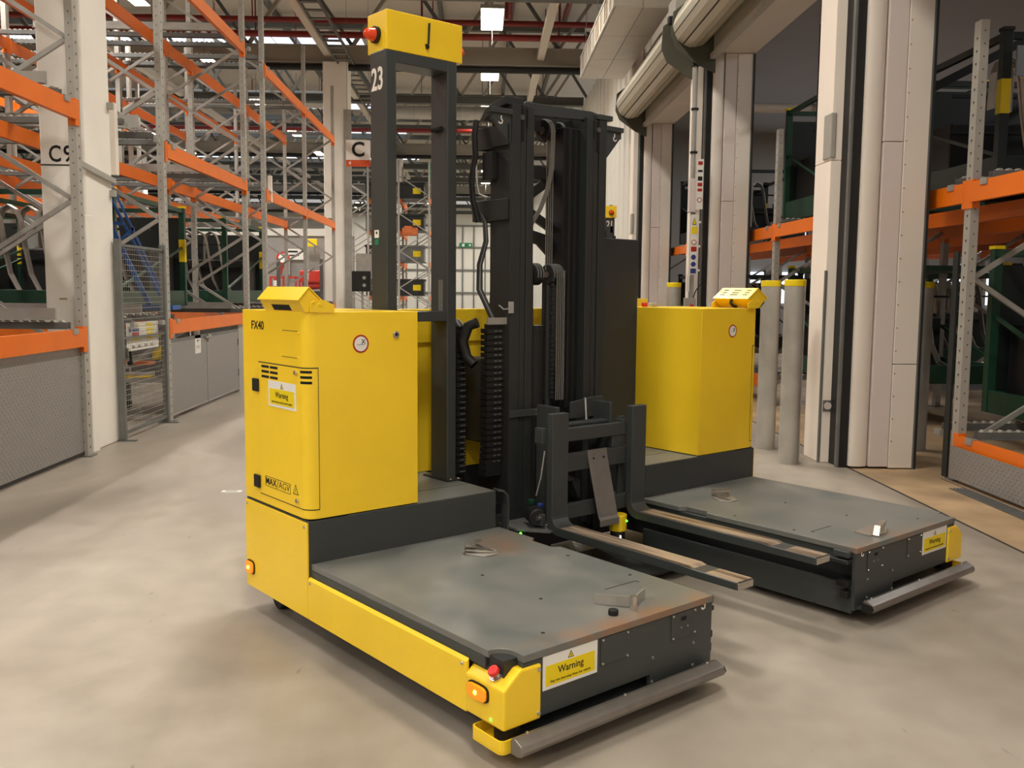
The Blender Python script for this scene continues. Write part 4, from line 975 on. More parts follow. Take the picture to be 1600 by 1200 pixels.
        for i in range(n_-1): fs += [(i, i+1, n_+i+1, n_+i), (2*n_+i, 3*n_+i, 3*n_+i+1, 2*n_+i+1), (n_+i, n_+i+1, 3*n_+i+1, 3*n_+i)]
        k.add(vs, fs); k.build('scanner_tray', M['yellow'], R)
        # front bumper profile
        k = mb(s); k.prism([(0.030, 0.108), (0.036, 0.117), (0.050, 0.118), (0.084, 0.102), (0.092, 0.084), (0.084, 0.068), (0.066, 0.062), (0.030, 0.062)], 'y', 0.0, 1.035); bu = k.build('bumper', M['alu'], R, 0.003)
        mb(s).box(-0.25, 0.032, 0.10, 1.03, 0.066, 0.074).build('bumper_plate', M['dark'], R)
        mb(s).prism([(0.030, 0.105), (0.080, 0.100), (0.09, 0.084), (0.08, 0.068), (0.030, 0.064)], 'y', 1.035, 1.042).build('end_cap', M['black'], bu)
        screws([(0.043, 0.06, 0.118), (0.043, 0.52, 0.118), (0.043, 0.98, 0.118)], (0, 0, 1), bu, 0.007, mir=BW if s else None)
        # front plate furniture
        for (b0, b1) in ((0.435, 0.577), (0.812, 0.955)):
            o = mb(s).box(0, 0.003, b0, b1, 0.233, 0.333).build('inspection_cover', M['dark'], R, 0.001)
            screws([(0.003, b0+0.008, 0.326), (0.003, b1-0.008, 0.326), (0.003, b0+0.008, 0.240), (0.003, b1-0.008, 0.240)], (1, 0, 0), o, 0.006, mir=BW if s else None)
            if b0 > 0.7:
                mb(s).box(0.003, 0.0034, 0.866, 0.897, 0.299, 0.314).build('slot', M['pit'], o)
                screws([(0.003, 0.864, 0.275), (0.003, 0.902, 0.275)], (1, 0, 0), o, 0.004, mir=BW if s else None)
        screws([(0, 0.712, 0.192), (0, 0.946, 0.193), (0, 0.945, 0.104), (0, 0.71, 0.10)], (1, 0, 0), R, 0.008, M['galv_dark'], mir=BW if s else None)
        ws = warning_sign(R, (0.0, Y(s, 0.290), 0.275), (0, 1, 0), 0.256, 0.119)
        hk = mb(s).strip([(0.0, 1.006, 0.350), (0.0, 1.004, 0.338), (0.0, 1.012, 0.330), (0.0, 1.010, 0.320), (0.0, 0.998, 0.317), (0.0, 0.990, 0.324)], 0.0016, 0.007, (1, 0, 0)); hk.build('hook_symbol', M['white'], R)
        # caster
        mb(s).cyl((-1.86, 0.10, 0.062), (-1.86, 0.16, 0.062), 0.062, 18).build('caster_wheel', M['black'], R, 0.006, smooth=True)
        mb(s).box(-1.90, -1.82, 0.09, 0.17, 0.115, 0.14).build('caster_fork', M['dark2'], R)
        mb(s).cyl((-0.35, 0.42, 0.07), (-0.35, 0.54, 0.07), 0.07, 18).build('caster_wheel', M['black'], R, 0.006, smooth=True)
        # ---- tall yellow cabinet with a rounded outer front corner
        def prof(off):
            r = 0.05+off
            return [(A0, 0.0-off)] + arc(A1-0.05, 0.05, r, 270, 360, 6) + [(A1+off, 0.5665), (A0, 0.5665)]
        k = mb(s); k.prism(prof(0), 'z', 0.556, 1.449); cab = k.build('cabinet', M['yellow'], R, 0.002, smooth=True)
        mb(s).box(A0+0.01, A1-0.01, 0.012, 0.555, 0.549, 0.556).build('plinth_gap', M['pit'], cab)
        def shell(off0, off1, a_from, b_to, z0, z1):
            k = mb(s)
            pi = [(a_from, -off0)] + arc(A1-0.05, 0.05, 0.05+off0, 270, 360, 6) + [(A1+off0, b_to)]
            po = [(a_from, -off1)] + arc(A1-0.05, 0.05, 0.05+off1, 270, 360, 6) + [(A1+off1, b_to)]
            n = len(pi); vs = [(a, b, z0) for a, b in pi] + [(a, b, z1) for a, b in pi] + [(a, b, z0) for a, b in po] + [(a, b, z1) for a, b in po]
            fs = []
            for i in range(n-1):
                fs += [(i, i+1, n+i+1, n+i), (2*n+i, 3*n+i, 3*n+i+1, 2*n+i+1), (n+i, n+i+1, 3*n+i+1, 3*n+i), (i, 2*n+i, 2*n+i+1, i+1)]
            fs += [(0, n, 3*n, 2*n), (n-1, 2*n-1, 4*n-1, 3*n-1)]
            return k.add(vs, fs)
        shell(-0.002, 0.0008, -1.806, 0.058, 0.595, 1.214).build('door_gap', M['seam'], cab)
        dr = shell(-0.001, 0.0025, -1.802, 0.054, 0.600, 1.209).build('door', M['yellow'], R, smooth=True)
        y1 = -0.0025
        v = mb(s)
        for (a0, a1) in ((-1.768, -1.692), (-1.680, -1.604)):
            for z in (1.195, 1.172, 1.149): v.box(a0, a1, y1-0.001, y1, z-0.0055, z+0.0055)
        for z in (1.195, 1.172, 1.149):
            po = [(A1-0.05 + 0.0530*math.cos(math.radians(q)), 0.05 + 0.0530*math.sin(math.radians(q))) for q in range(272, 341, 8)]
            pi = [(A1-0.05 + 0.0520*math.cos(math.radians(q)), 0.05 + 0.0520*math.sin(math.radians(q))) for q in range(272, 341, 8)]
            v.prism(po + pi[::-1], 'z', z-0.0055, z+0.0055)
        vo = v.build('vent_slots', M['pit'], dr, kind='stuff')
        for z0 in (1.104, 0.652):
            mb(s).box(-1.852, -1.796, y1-0.012, y1, z0-0.030, z0+0.030).build('latch', M['black'], dr, 0.004)
        k = mb(s).cyl((-1.425, y1, 1.188), (-1.425, y1-0.010, 1.188), 0.010, 10).cyl((-1.425, y1, 0.628), (-1.425, y1-0.010, 0.628), 0.010, 10); k.build('quarter_turn_screws', M['chrome'], dr, kind='stuff')
        screws([(-1.563, 0, 1.366), (-1.405, 0, 1.358), (-1.565, 0, 1.258), (-1.409, 0, 1.253)], (0, -1, 0), cab, 0.006, M['yellow'], mir=BW if s else None)
        mb(s).box(-1.56, -1.408, -0.0012, 0, 1.3655, 1.3675).box(-1.56, -1.408, -0.0012, 0, 1.2505, 1.2525).build('flap_seam', M['seam'], cab)
        # round red-ringed sticker and key lock on the front
        o = mb(s).cyl((A1, 0.266, 1.309), (A1+0.0015, 0.266, 1.309), 0.040, 28).build('round_sticker', M['signred'], cab)
        mb(s).cyl((A1+0.0012, 0.266, 1.309), (A1+0.0022, 0.266, 1.309), 0.0325, 28).build('sticker_face', M['paper'], cab)
        text('X', 0.030, M['ink'], cab, 'sticker_mark', (A1+0.0026, Y(s, 0.266)+0.012, 1.318), (0, 1, 0), bold=0.0002)
        mb(s).box(A1+0.0021, A1+0.0027, 0.246, 0.286, 1.3045, 1.3065).build('sticker_line', M['galv_dark'], cab)
        if s == 0:
            MB().cyl((A1, 0.447, 1.346), (A1+0.008, 0.447, 1.346), 0.016, 16).build('key_lock', M['chrome'], cab, 0.002, smooth=True)
            MB().cyl((A1+0.008, 0.447, 1.346), (A1+0.0085, 0.447, 1.346), 0.007, 10).build('keyhole', M['pit'], cab)
        # hood of the navigation scanner on the cabinet top corner
        T = None
        H0, H1 = (-1.73, -1.345) if s == 0 else (-1.60, -1.335)
        hp = [(-0.026, 1.500), (0.016, 1.548), (0.022, 1.548), (0.075, 1.500), (0.045, 1.450), (0.004, 1.447)] if s == 0 else [(-0.075, 1.512), (0.022, 1.568), (0.034, 1.568), (0.125, 1.512), (0.060, 1.452), (0.0, 1.452)]
        hood = mb(s).prism(hp, 'x', H0, H1).build('scanner_hood', M['yellow'], R, 0.004)
        rp_ = [(-0.034, 1.500), (0.019, 1.557), (0.082, 1.500), (0.078, 1.496), (0.019, 1.551), (-0.030, 1.496)] if s == 0 else [(-0.085, 1.508), (0.028, 1.577), (0.135, 1.508), (0.130, 1.503), (0.028, 1.569), (-0.08, 1.503)]
        mb(s).prism(rp_, 'x', H0-0.006, H1+0.006).build('hood_roof', M['yellow'], hood, 0.002)
        # slot window in the under-cut outer face
        e0, e1 = Vector((0,) + hp[0]), Vector((0,) + hp[5]); nn = Vector((0, -(e0.z-e1.z), -(e1.y-e0.y))).normalized()
        k = mb(s); pts = []
        for a, t in ((H0+0.10, 0.40), (H0+0.27, 0.40), (H0+0.27, 0.86), (H0+0.10, 0.86)):
            q = e0.lerp(e1, t); pts.append(Vector((a, q.y, q.z)))
        k.add([q + nn*0.0012 for q in pts] + [q - nn*0.001 for q in pts], [(0, 1, 2, 3), (7, 6, 5, 4), (0, 4, 5, 1), (1, 5, 6, 2), (2, 6, 7, 3), (3, 7, 4, 0)]); k.build('slot_window', M['pit'], hood)
        k = mb(s)
        r0_, r1_ = Vector((0,) + rp_[1]), Vector((0,) + rp_[2])
        for a0 in (H0+0.045, (H0+H1)/2, H1-0.045):
            for i in range(3):
                t = 0.25 + 0.2*i; q0 = r0_.lerp(r1_, t-0.04); q1 = r0_.lerp(r1_, t+0.02)
                wv = 0.018 if abs(a0-(H0+H1)/2) > 0.01 else 0.028
                n2 = Vector((0, 0.075, 0.107)).normalized()*0.001
                k.add([Vector((a0-wv, q0.y, q0.z))+n2, Vector((a0+wv, q0.y, q0.z))+n2, Vector((a0+wv, q1.y, q1.z))+n2, Vector((a0-wv, q1.y, q1.z))+n2,
                       Vector((a0-wv, q0.y, q0.z))-n2, Vector((a0+wv, q0.y, q0.z))-n2, Vector((a0+wv, q1.y, q1.z))-n2, Vector((a0-wv, q1.y, q1.z))-n2],
                      [(0, 1, 2, 3), (7, 6, 5, 4), (0, 4, 5, 1), (1, 5, 6, 2), (2, 6, 7, 3), (3, 7, 4, 0)])
        k.build('hood_vents', M['seam'], hood, kind='stuff')
        for a in (H0-0.009, H1+0.009):
            mb(s).prism([(0.02, 1.449), (0.02, 1.49), (0.04, 1.50), (0.09, 1.50), (0.135, 1.478), (0.135, 1.449)], 'x', a-0.003, a+0.003).build('hood_bracket', M['yellow'], hood, 0.001)
        screws([(H1+0.012, 0.035, 1.492), (H1+0.012, 0.065, 1.482)], (1, 0, 0), hood, 0.007, M['yellow'], mir=BW if s else None)
        mb(s).tube([((H0+H1)/2, 0.06, 1.455), ((H0+H1)/2, 0.10, 1.462), ((H0+H1)/2, 0.125, 1.48), ((H0+H1)/2, 0.112, 1.51)], 0.010, 6).build('hood_cable', M['black'], hood, smooth=True)
    # ---- print on the left module
    cab = [o for o in COL.objects if o.parent == R and o.name.startswith('cabinet')][0]
    dr = [o for o in COL.objects if o.parent == R and o.name.startswith('door')][0]
    text('FX40', 0.055, M['ink'], cab, 'fleet_lettering', (-1.808, -0.0008, 1.378), (1, 0, 0), bold=0.0006, sx=1.12)
    warning_sign(R, (-1.562, -0.0028, 1.078), (1, 0, 0), 0.268, 0.117)
    lg = MB()
    x0, x1, z0, z1 = -1.748, -1.494, 0.643, 0.690
    for q in ((x0, x1, z0, z0+0.002), (x0, x1, z1-0.002, z1), (x0, x0+0.003, z0, z1), (x1-0.003, x1, z0, z1)): lg.box(q[0], q[1], -0.0033, -0.0026, q[2], q[3])
    lg.bar((-1.632, -0.003, z0), (-1.612, -0.003, z1), 0.0008, 0.003, (1, 0, 0))
    lg = lg.build('logo_frame', M['ink'], dr)
    text('MAX', 0.044, M['ink'], dr, 'logo_lettering', (-1.689, -0.0030, 0.6665), (1, 0, 0), bold=0.0006, sx=1.15)
    text('AGV', 0.044, M['ink'], dr, 'logo_lettering', (-1.556, -0.0030, 0.6665), (1, 0, 0), bold=-0.0005, sx=1.22)
    tp = [(-1.472, 0.652), (-1.418, 0.652), (-1.445, 0.698)]
    MB().prism(tp, 'y', -0.0031, -0.0026).build('hazard_sticker', M['ink'], dr)
    MB().prism([(-1.464, 0.656), (-1.426, 0.656), (-1.445, 0.689)], 'y', -0.0035, -0.003).build('hazard_sticker_field', M['signyellow'], dr)
    MB().box(-1.447, -1.443, -0.0039, -0.0034, 0.664, 0.678).box(-1.447, -1.443, -0.0039, -0.0034, 0.659, 0.662).build('hazard_mark', M['ink'], dr)

    # ---- sensor mast with the yellow head (beside the left cabinet)
    f0, f1 = -1.81, -1.665
    pl = MB().box(f0, f1, 0.607, 0.667, 0.551, 2.69).build('post', M['dark'], R, 0.006)
    pr_ = MB().box(f0, f1, 0.967, 1.027, 0.551, 2.69).build('post', M['dark'], R, 0.006)
    MB().box(f0, f1, 0.667, 0.967, 2.632, 2.69).build('cross_bar', M['dark'], R, 0.004)
    MB().box(f0+0.02, f1, 0.667, 0.967, 1.388, 1.438).build('cross_bar', M['dark'], R, 0.004)
    for b0 in (0.607, 0.967):
        MB().box(f0-0.06, f1+0.02, b0-0.01, b0+0.085, 0.551, 0.561).build('base_plate', M['dark2'], R, 0.002)
    screws([(f1+0.008, 0.985, 0.561), (f1+0.008, 1.035, 0.561), (f0-0.045, 1.0, 0.561)], (0, 0, 1), R, 0.009)
    hd = MB().box(-1.835, -1.662, 0.610, 1.058, 2.686, 2.872).build('mast_head', M['yellow'], R, 0.004)
    for b, d in ((0.610, -1), (1.058, 1)):
        be = MB().cyl((-1.75, b, 2.765), (-1.75, b+0.02*d, 2.765), 0.040, 18).build('beacon', M['black'], R, 0.002, smooth=True)
        MB().cyl((-1.75, b+0.02*d, 2.765), (-1.75, b+0.048*d, 2.765), 0.033, 18, 0.026).sphere((-1.75, b+0.046*d, 2.765), 0.0265, 12, 8, 1.0).build('beacon_lens', M['beacon'], be, smooth=True)
    MB().cyl((-1.657, 0.832, 2.732), (-1.657, 0.845, 2.735), 0.012, 10).tube([(-1.655, 0.842, 2.735), (-1.655, 0.846, 2.75), (-1.655, 0.851, 2.845)], 0.0055, 6).build('antenna', M['black'], R, smooth=True)
    MB().cyl((-1.76, 0.93, 2.872), (-1.76, 0.93, 2.893), 0.034, 14, 0.028).build('dome', M['black'], R, 0.003, smooth=True)
    text('23', 0.148, M['white'], R, 'fleet_number', (-1.742, 0.6062, 2.553), (1, 0, 0), bold=0.003, sx=0.74)
    MB().box(-1.775, -1.735, 0.6055, 0.6068, 1.80, 1.838).build('sticker', M['paper'], pl)
    MB().box(-1.772, -1.738, 0.6055, 0.6068, 1.765, 1.795).build('sticker', M['signgreen'], pl)
    MB().box(-1.762, -1.748, 0.6050, 0.6056, 1.818, 1.83).build('sticker_mark', M['ink'], pl)
    MB().box(-1.740, -1.70, 0.9655, 0.9668, 1.44, 1.60).build('sticker', M['galv_dark'], pr_)
    MB().cyl((-1.70, 0.955, 2.36), (-1.78, 0.955, 2.36), 0.012, 8).build('junction_box', M['pit'], R)

    # ---- rear cover and cross beam between the modules
    MB().box(A0, A0+0.03, 0.567, 2.613, 1.262, 1.444).build('rear_beam', M['yellow'], R, 0.004)
    rp = MB().box(A0+0.002, A0+0.014, 0.567, 2.613, 0.552, 1.262).build('rear_panel', M['yellow'], R, 0.002)
    MB().cyl((A0+0.014, 0.87, 0.62), (A0+0.022, 0.87, 0.62), 0.014, 12).bar((A0+0.02, 0.87, 0.62), (A0+0.02, 0.878, 0.585), 0.006, 0.012).build('key_lock', M['chrome'], rp)
    MB().box(A0+0.002, A0+0.014, 1.04, 2.14, 0.05, 0.552).build('rear_lower_plate', M['dark2'], R)
    MB().box(-1.52, -0.98, 1.05, 2.13, 0.045, 0.06).build('base_shade_plate', M['dark2'], R)  # dark plate added in place of the shadow on the floor below the forks
    MB().box(A0+0.02, -1.52, 1.045, 2.135, 0.14, 0.36).build('cross_frame', M['dark2'], R, 0.004)
    MB().box(-1.90, -1.72, 1.24, 1.47, 0.72, 1.18).build('hydraulic_tank', M['dark2'], R, 0.01)
    MB().box(A0+0.02, -1.56, 1.05, 1.26, 0.36, 0.42).build('valve_block', M['black'], R, 0.004)
    # ---- dark control cabinet on the right step
    cbn = MB().box(-1.955, -1.80, 2.20, 2.545, 0.551, 1.870).build('control_cabinet', M['cab_grey'], R, 0.004)
    screws([(-1.80, 2.212, 1.25), (-1.80, 2.212, 0.95)], (1, 0, 0), cbn, 0.008)
    MB().box(-1.865, -1.830, 2.622, 2.628, 1.425, 1.449).build('cabinet_hasp', M['steel'], R, 0.002)
    MB().box(-1.9, -1.86, 2.75, 2.80, 1.449, 1.475).build('switch_box', M['galv2'], R, 0.003)
    MB().cyl((-1.88, 2.70, 1.449), (-1.88, 2.70, 1.478), 0.020, 12).build('emergency_button', M['redpaint'], R, 0.004, smooth=True)

    # ---- lifting mast
    f = -1.49; zt = 2.492
    for s in (0, 1):
        k = mb(s)
        # outer channel: web outside, two flanges
        k.box(f-0.17, f, 1.250, 1.262, 0.19, zt).box(f-0.012, f, 1.262, 1.306, 0.19, zt).box(f-0.17, f-0.158, 1.262, 1.306, 0.19, zt)
        k.build('outer_upright', M['mast'], R, 0.002)
        k = mb(s); k.box(f-0.15, f-0.004, 1.312, 1.324, 0.22, zt-0.01).box(f-0.018, f-0.004, 1.324, 1.345, 0.22, zt-0.01).box(f-0.15, f-0.138, 1.324, 1.345, 0.22, zt-0.01)
        k.build('inner_upright', M['mast'], R, 0.002)
        k = mb(s); k.box(f-0.13, f-0.002, 1.350, 1.398, 0.24, zt).build('inner_upright', M['mast'], R, 0.003)
        # roller windows at the upright heads
        k = mb(s); k.box(f-0.01, f+0.0006, 1.309, 1.325, 2.31, 2.475).box(f-0.01, f+0.0006, 1.346, 1.352, 2.38, 2.475); k.build('roller_window', M['pit'], R)
        k = mb(s); k.cyl((f-0.05, 1.315, 2.43), (f+0.003, 1.315, 2.43), 0.014, 12); k.build('guide_roller', M['steel'], R, smooth=True)
        # gusset with hook symbol
        k = mb(s); k.prism([(1.125, 2.44), (1.25, 2.44), (1.25, 2.29), (1.235, 2.29), (1.135, 2.40), (1.125, 2.40)], 'x', f-0.03, f-0.01); g = k.build('head_gusset', M['dark'], R, 0.002)
        k = mb(s); k.box(f-0.05, f, 1.115, 1.25, 2.435, 2.462); k.build('head_bar', M['dark'], R, 0.003)
        hk = mb(s).strip([(f-0.0088, 1.182, 2.425), (f-0.0088, 1.18, 2.41), (f-0.0088, 1.19, 2.40), (f-0.0088, 1.186, 2.388), (f-0.0088, 1.173, 2.385), (f-0.0088, 1.165, 2.393)], 0.0016, 0.007, (1, 0, 0)); hk.build('hook_symbol', M['white'], R)
    # left side plate (widens at the foot) and outrigger plates
    MB().prism([(f-0.165, 2.30), (f-0.0, 2.30), (f, 0.22), (f-0.26, 0.22), (f-0.26, 0.48), (f-0.215, 0.75), (f-0.185, 1.1), (f-0.165, 1.55)], 'y', 1.238, 1.250).build('mast_side_plate', M['dark2'], R, 0.002)
    MB().box(f-0.28, f-0.01, 1.222, 1.238, 2.285, 2.392).build('outrigger_plate', M['dark2'], R, 0.003)
    MB().box(f-0.285, f-0.01, 1.222, 1.238, 1.910, 2.018).build('outrigger_plate', M['dark2'], R, 0.003)
    MB().box(f-0.30, f-0.285, 1.222, 1.36, 1.910, 2.018).box(f-0.295, f-0.28, 1.222, 1.36, 2.285, 2.392).build('outrigger_plate', M['dark2'], R, 0.003)
    MB().prism([(f-0.24, 2.43), (f-0.19, 2.49), (f-0.05, 2.53), (f-0.02, 2.53), (f-0.02, 2.49), (f-0.12, 2.47), (f-0.2, 2.43)], 'y', 1.22, 1.34).build('head_guard', M['dark2'], R, 0.003)
    MB().box(f-0.17, f-0.13, 1.25, 1.93, 2.40, 2.50).build('mast_cross_member', M['dark2'], R, 0.003)
    MB().prism([(1.34, 2.495), (1.36, 2.52), (1.84, 2.53), (1.93, 2.515), (1.93, 2.488), (1.79, 2.478), (1.40, 2.455), (1.34, 2.46)], 'x', f-0.06, f-0.03).build('mast_head_beam', M['dark'], R, 0.003)
    MB().box(f-0.05, f+0.005, 1.86, 1.97, 2.487, 2.515).build('head_bar', M['dark'], R, 0.003)
    MB().box(f-0.17, f-0.14, 1.26, 1.92, 2.15, 2.22).build('mast_cross_member', M['dark2'], R, 0.003)
    MB().prism([(1.40, 1.83), (1.40, 1.90), (1.79, 1.82), (1.79, 1.72), (1.66, 1.72), (1.56, 1.80)], 'x', f-0.17, f-0.145).build('mast_cross_member', M['dark2'], R, 0.003)
    MB().bar((f-0.16, 1.40, 2.00), (f-0.16, 1.72, 2.20), 0.02, 0.05).build('mast_diagonal', M['dark2'], R)
    MB().bar((f-0.16, 1.40, 2.02), (f-0.16, 1.75, 1.85), 0.02, 0.05).build('mast_diagonal', M['dark2'], R)
    MB().box(f-0.17, f-0.14, 1.26, 1.92, 0.20, 0.42).build('mast_cross_member', M['dark2'], R, 0.003)
    # inner dark guide on the right side of the opening
    MB().box(f-0.20, f-0.06, 1.66, 1.785, 0.26, 2.43).build('chain_guard', M['black'], R, 0.003)
    MB().box(f-0.06, f-0.045, 1.69, 1.70, 0.9, 2.42).box(f-0.06, f-0.045, 1.735, 1.742, 0.9, 2.42).build('guard_ribs', M['dark2'], R)
    # cylinders
    MB().cyl((f-0.10, 1.50, 0.3), (f-0.10, 1.50, 1.33), 0.052, 20).build('lift_cylinder', M['black'], R, smooth=True)
    MB().cyl((f-0.10, 1.59, 0.3), (f-0.10, 1.59, 1.58), 0.030, 16).build('lift_cylinder', M['dark2'], R, smooth=True)
    MB().cyl((f-0.10, 1.50, 1.33), (f-0.10, 1.50, 1.36), 0.056, 20).build('cylinder_cap', M['black'], R, smooth=True)
    MB().bar((f-0.08, 1.455, 0.95), (f-0.08, 1.455, 1.66), 0.012, 0.022).bar((f-0.08, 1.548, 0.95), (f-0.08, 1.548, 1.62), 0.012, 0.022).build('pulley_bracket', M['black'], R)
    def pulley(a, b0, b1, z, r, name='pulley'):
        o = MB().cyl((a, b0, z), (a, b1, z), r, 26).build(name, M['black'], R, 0.004, smooth=True)
        MB().cyl((a, b0-0.004, z), (a, b0, z), r*0.32, 14).build('axle', M['steel'], o, smooth=True)
        g = MB()
        n = max(2, int((b1-b0)/0.016))
        for i in range(n):
            b = b0 + (i+0.5)*(b1-b0)/n; g.tube([(a+(r+0.001)*math.cos(t), b, z+(r+0.001)*math.sin(t)) for t in [PI*k/10-0.3 for k in range(14)]], 0.0035, 5)
        g.build('hoses', M['galv_dark'], o, smooth=True, kind='stuff')
        return o
    pulley(f-0.09, 1.455, 1.51, 1.635, 0.058)
    pulley(f-0.09, 1.575, 1.655, 1.635, 0.056)
    pulley(f-0.12, 1.555, 1.60, 2.405, 0.060)
    pulley(f-0.12, 1.665, 1.685, 2.41, 0.050)
    # hoses running down from the pulleys
    def hose(b, a, z0, z1, m, r=0.006): MB().cyl((a, b, z0), (a, b, z1), r, 7).build('hose', m, R, smooth=True)
    for i, b in enumerate((1.598, 1.612, 1.626, 1.640, 1.652)): hose(b, f-0.03, 0.95, 1.66, M['steel'] if i % 2 else M['galv_dark'], 0.0035)
    for b in (1.565, 1.58, 1.595, 1.61): hose(b, f-0.09, 1.66, 2.41, M['steel'] if b < 1.59 else M['galv_dark'], 0.0032)
    for k in range(3):
        d = 0.011*k
        MB().tube([(f-0.055, 1.572-d, 2.44), (f-0.05, 1.585-d, 2.40), (f-0.05, 1.578-d, 2.2), (f-0.055, 1.55-d, 2.08), (f-0.06, 1.505-d, 1.98), (f-0.06, 1.445-d, 1.90), (f-0.06, 1.41-d*0.5, 1.82)], 0.0045, 7).build('hose', M['steel'] if k != 1 else M['galv_dark'], R, smooth=True)
    # lift chain (leaf chain) beside the cylinder
    ch = MB()
    for i in range(26): ch.box(f-0.048, f-0.036, 1.566, 1.586, 0.96+0.0255*i, 0.978+0.0255*i)
    ch.build('lift_chain', M['dark2'], R, kind='stuff')
    # ---- energy chains left of the mast (black plastic links)
    def echain(a, b0, b1, z0, z1, curve):
        root = MB().box(a-0.030, a-0.005, b0+0.006, b1-0.006, z0, z1).build('energy_chain', M['black'], R)
        n = int((z1-z0)/0.031); lk = MB(); dt = MB()
        for i in range(n):
            z = z0+0.031*i; da = -0.10*max(0, (0.75-z)/0.4)**2 if curve else 0
            lk.box(a-0.004+da, a+0.004+da, b0, b1, z+0.004, z+0.026); lk.box(a-0.05+da, a+da, b0-0.002, b0+0.008, z+0.003, z+0.027)
            for bb in (b0+(b1-b0)*0.52, b0+(b1-b0)*0.78): dt.box(a+0.004+da, a+0.0052+da, bb-0.009, bb+0.009, z+0.012, z+0.0175)
        lk.build('chain_links', M['black'], root, kind='stuff'); dt.build('link_pins', M['galv_dark'], root, kind='stuff')
        return root
    echain(-1.70, 1.055, 1.115, 0.57, 1.36, False)
    echain(-1.52, 1.115, 1.222, 0.58, 1.375, True)
    MB().box(-1.525, -1.510, 1.115, 1.245, 1.372, 1.408).build('chain_clamp', M['galv'], R, 0.002)
    MB().tube([(-1.62, 1.13, 1.38), (-1.66, 1.10, 1.36), (-1.68, 1.08, 1.28), (-1.66, 1.09, 1.20), (-1.62, 1.11, 1.16)], 0.028, 10).build('corrugated_sleeve', M['black'], R, smooth=True)
    for k in range(3):
        MB().tube([(-1.53, 1.150+0.012*k, 1.40), (-1.55, 1.13+0.012*k, 1.46), (-1.60, 1.115+0.012*k, 1.55), (-1.61, 1.125+0.01*k, 1.68), (-1.60, 1.16+0.008*k, 1.80), (-1.62, 1.17+0.006*k, 1.90), (-1.64, 1.16, 1.95)], 0.0075, 7).build('hose', M['galv_dark'] if k == 1 else M['black'], R, smooth=True)
    for k in range(4):
        MB().tube([(-1.70, 1.065+0.012*k, 1.355), (-1.73, 1.063+0.011*k, 1.385), (-1.80, 1.06+0.008*k, 1.40), (-1.88, 1.055, 1.36)], 0.007, 6).build('hose', M['galv_dark'] if k % 2 else M['black'], R, smooth=True)
    MB().tube([(f-0.22, 1.20, 1.905), (f-0.24, 1.18, 2.02), (f-0.24, 1.17, 2.12), (f-0.22, 1.18, 2.25), (f-0.23, 1.18, 2.35), (f-0.24, 1.20, 2.43)], 0.016, 8).build('hose', M['black'], R, smooth=True)
    MB().tube([(f-0.24, 1.19, 2.30), (f-0.22, 1.185, 2.20), (f-0.21, 1.185, 2.10), (f-0.205, 1.195, 2.05), (f-0.16, 1.215, 2.03)], 0.006, 6).build('cable', M['galv2'], R, smooth=True)
    MB().box(f-0.18, f-0.10, 1.195, 1.235, 2.12, 2.26).build('valve_block', M['black'], R, 0.003)
    MB().box(f-0.004, f+0.008, 1.232, 1.262, 1.43, 1.49).build('cable_clip', M['galv2'], R, 0.002)
    MB().tube([(f+0.004, 1.245, 1.455), (f-0.03, 1.225, 1.45), (f-0.07, 1.226, 1.47)], 0.004, 6).build('cable', M['galv2'], R)
    # bracket round the left upright, curved guard, foot plate
    MB().box(f+0.001, f+0.009, 1.240, 1.435, 0.884, 0.922).build('upright_bracket', M['dark'], R, 0.002)
    screws([(f+0.009, 1.422, 0.893), (f+0.009, 1.422, 0.913)], (1, 0, 0), R, 0.006)
    MB().strip([(-1.36, 1.05, 0.55), (-1.35, 1.075, 0.545), (-1.345, 1.098, 0.52), (-1.345, 1.105, 0.47), (-1.345, 1.10, 0.33)], 0.05, 0.012, (1, 0, 0)).build('curved_guard', M['dark'], R, 0.002)
    MB().prism([(-1.34, 1.14), (-1.30, 1.14), (-1.16, 1.24), (-1.20, 1.40), (-1.46, 1.40), (-1.46, 1.14)], 'z', 0.335, 0.345).build('foot_plate', M['galv_dark'], R)
    MB().cyl((-1.278, 1.147, 0.328), (-1.268, 1.143, 0.328), 0.005, 8).build('status_light', M['led'], R)
    mo = MB().cyl((-1.33, 1.27, 0.40), (-1.24, 1.23, 0.40), 0.045, 16).build('drive_motor', M['black'], R, 0.006, smooth=True)
    MB().box(-1.35, -1.32, 1.255, 1.285, 0.45, 0.475).build('connector', M['green'], R, 0.004)
    MB().box(-1.30, -1.275, 1.275, 1.30, 0.44, 0.46).build('connector', M['signblue'], R, 0.004)
    MB().tube([(-1.30, 1.27, 0.50), (-1.26, 1.265, 0.60), (-1.23, 1.262, 0.74)], 0.004, 6).build('cable', M['galv2'], R)
    # ---- fork carriage
    c0 = -1.255
    MB().box(c0, c0+0.035, 1.30, 1.895, 0.775, 0.845).build('carriage_bar', M['dark'], R, 0.004)
    MB().box(c0, c0+0.035, 1.30, 1.895, 0.617, 0.711).build('carriage_bar', M['dark'], R, 0.004)
    MB().box(c0, c0+0.035, 1.30, 1.895, 0.368, 0.445).build('carriage_bar', M['dark'], R, 0.004)
    MB().box(c0-0.02, c0, 1.36, 1.40, 0.36, 0.92).build('carriage_plate', M['dark'], R, 0.003)
    MB().box(c0-0.02, c0, 1.83, 1.87, 0.36, 0.87).build('carriage_plate', M['dark'], R, 0.003)
    MB().box(c0-0.01, c0+0.03, 1.745, 1.835, 0.711, 0.775).build('carriage_plate', M['dark'], R, 0.003)
    MB().box(c0-0.18, c0-0.02, 1.385, 1.405, 0.34, 0.95).build('side_plate', M['dark'], R, 0.004)
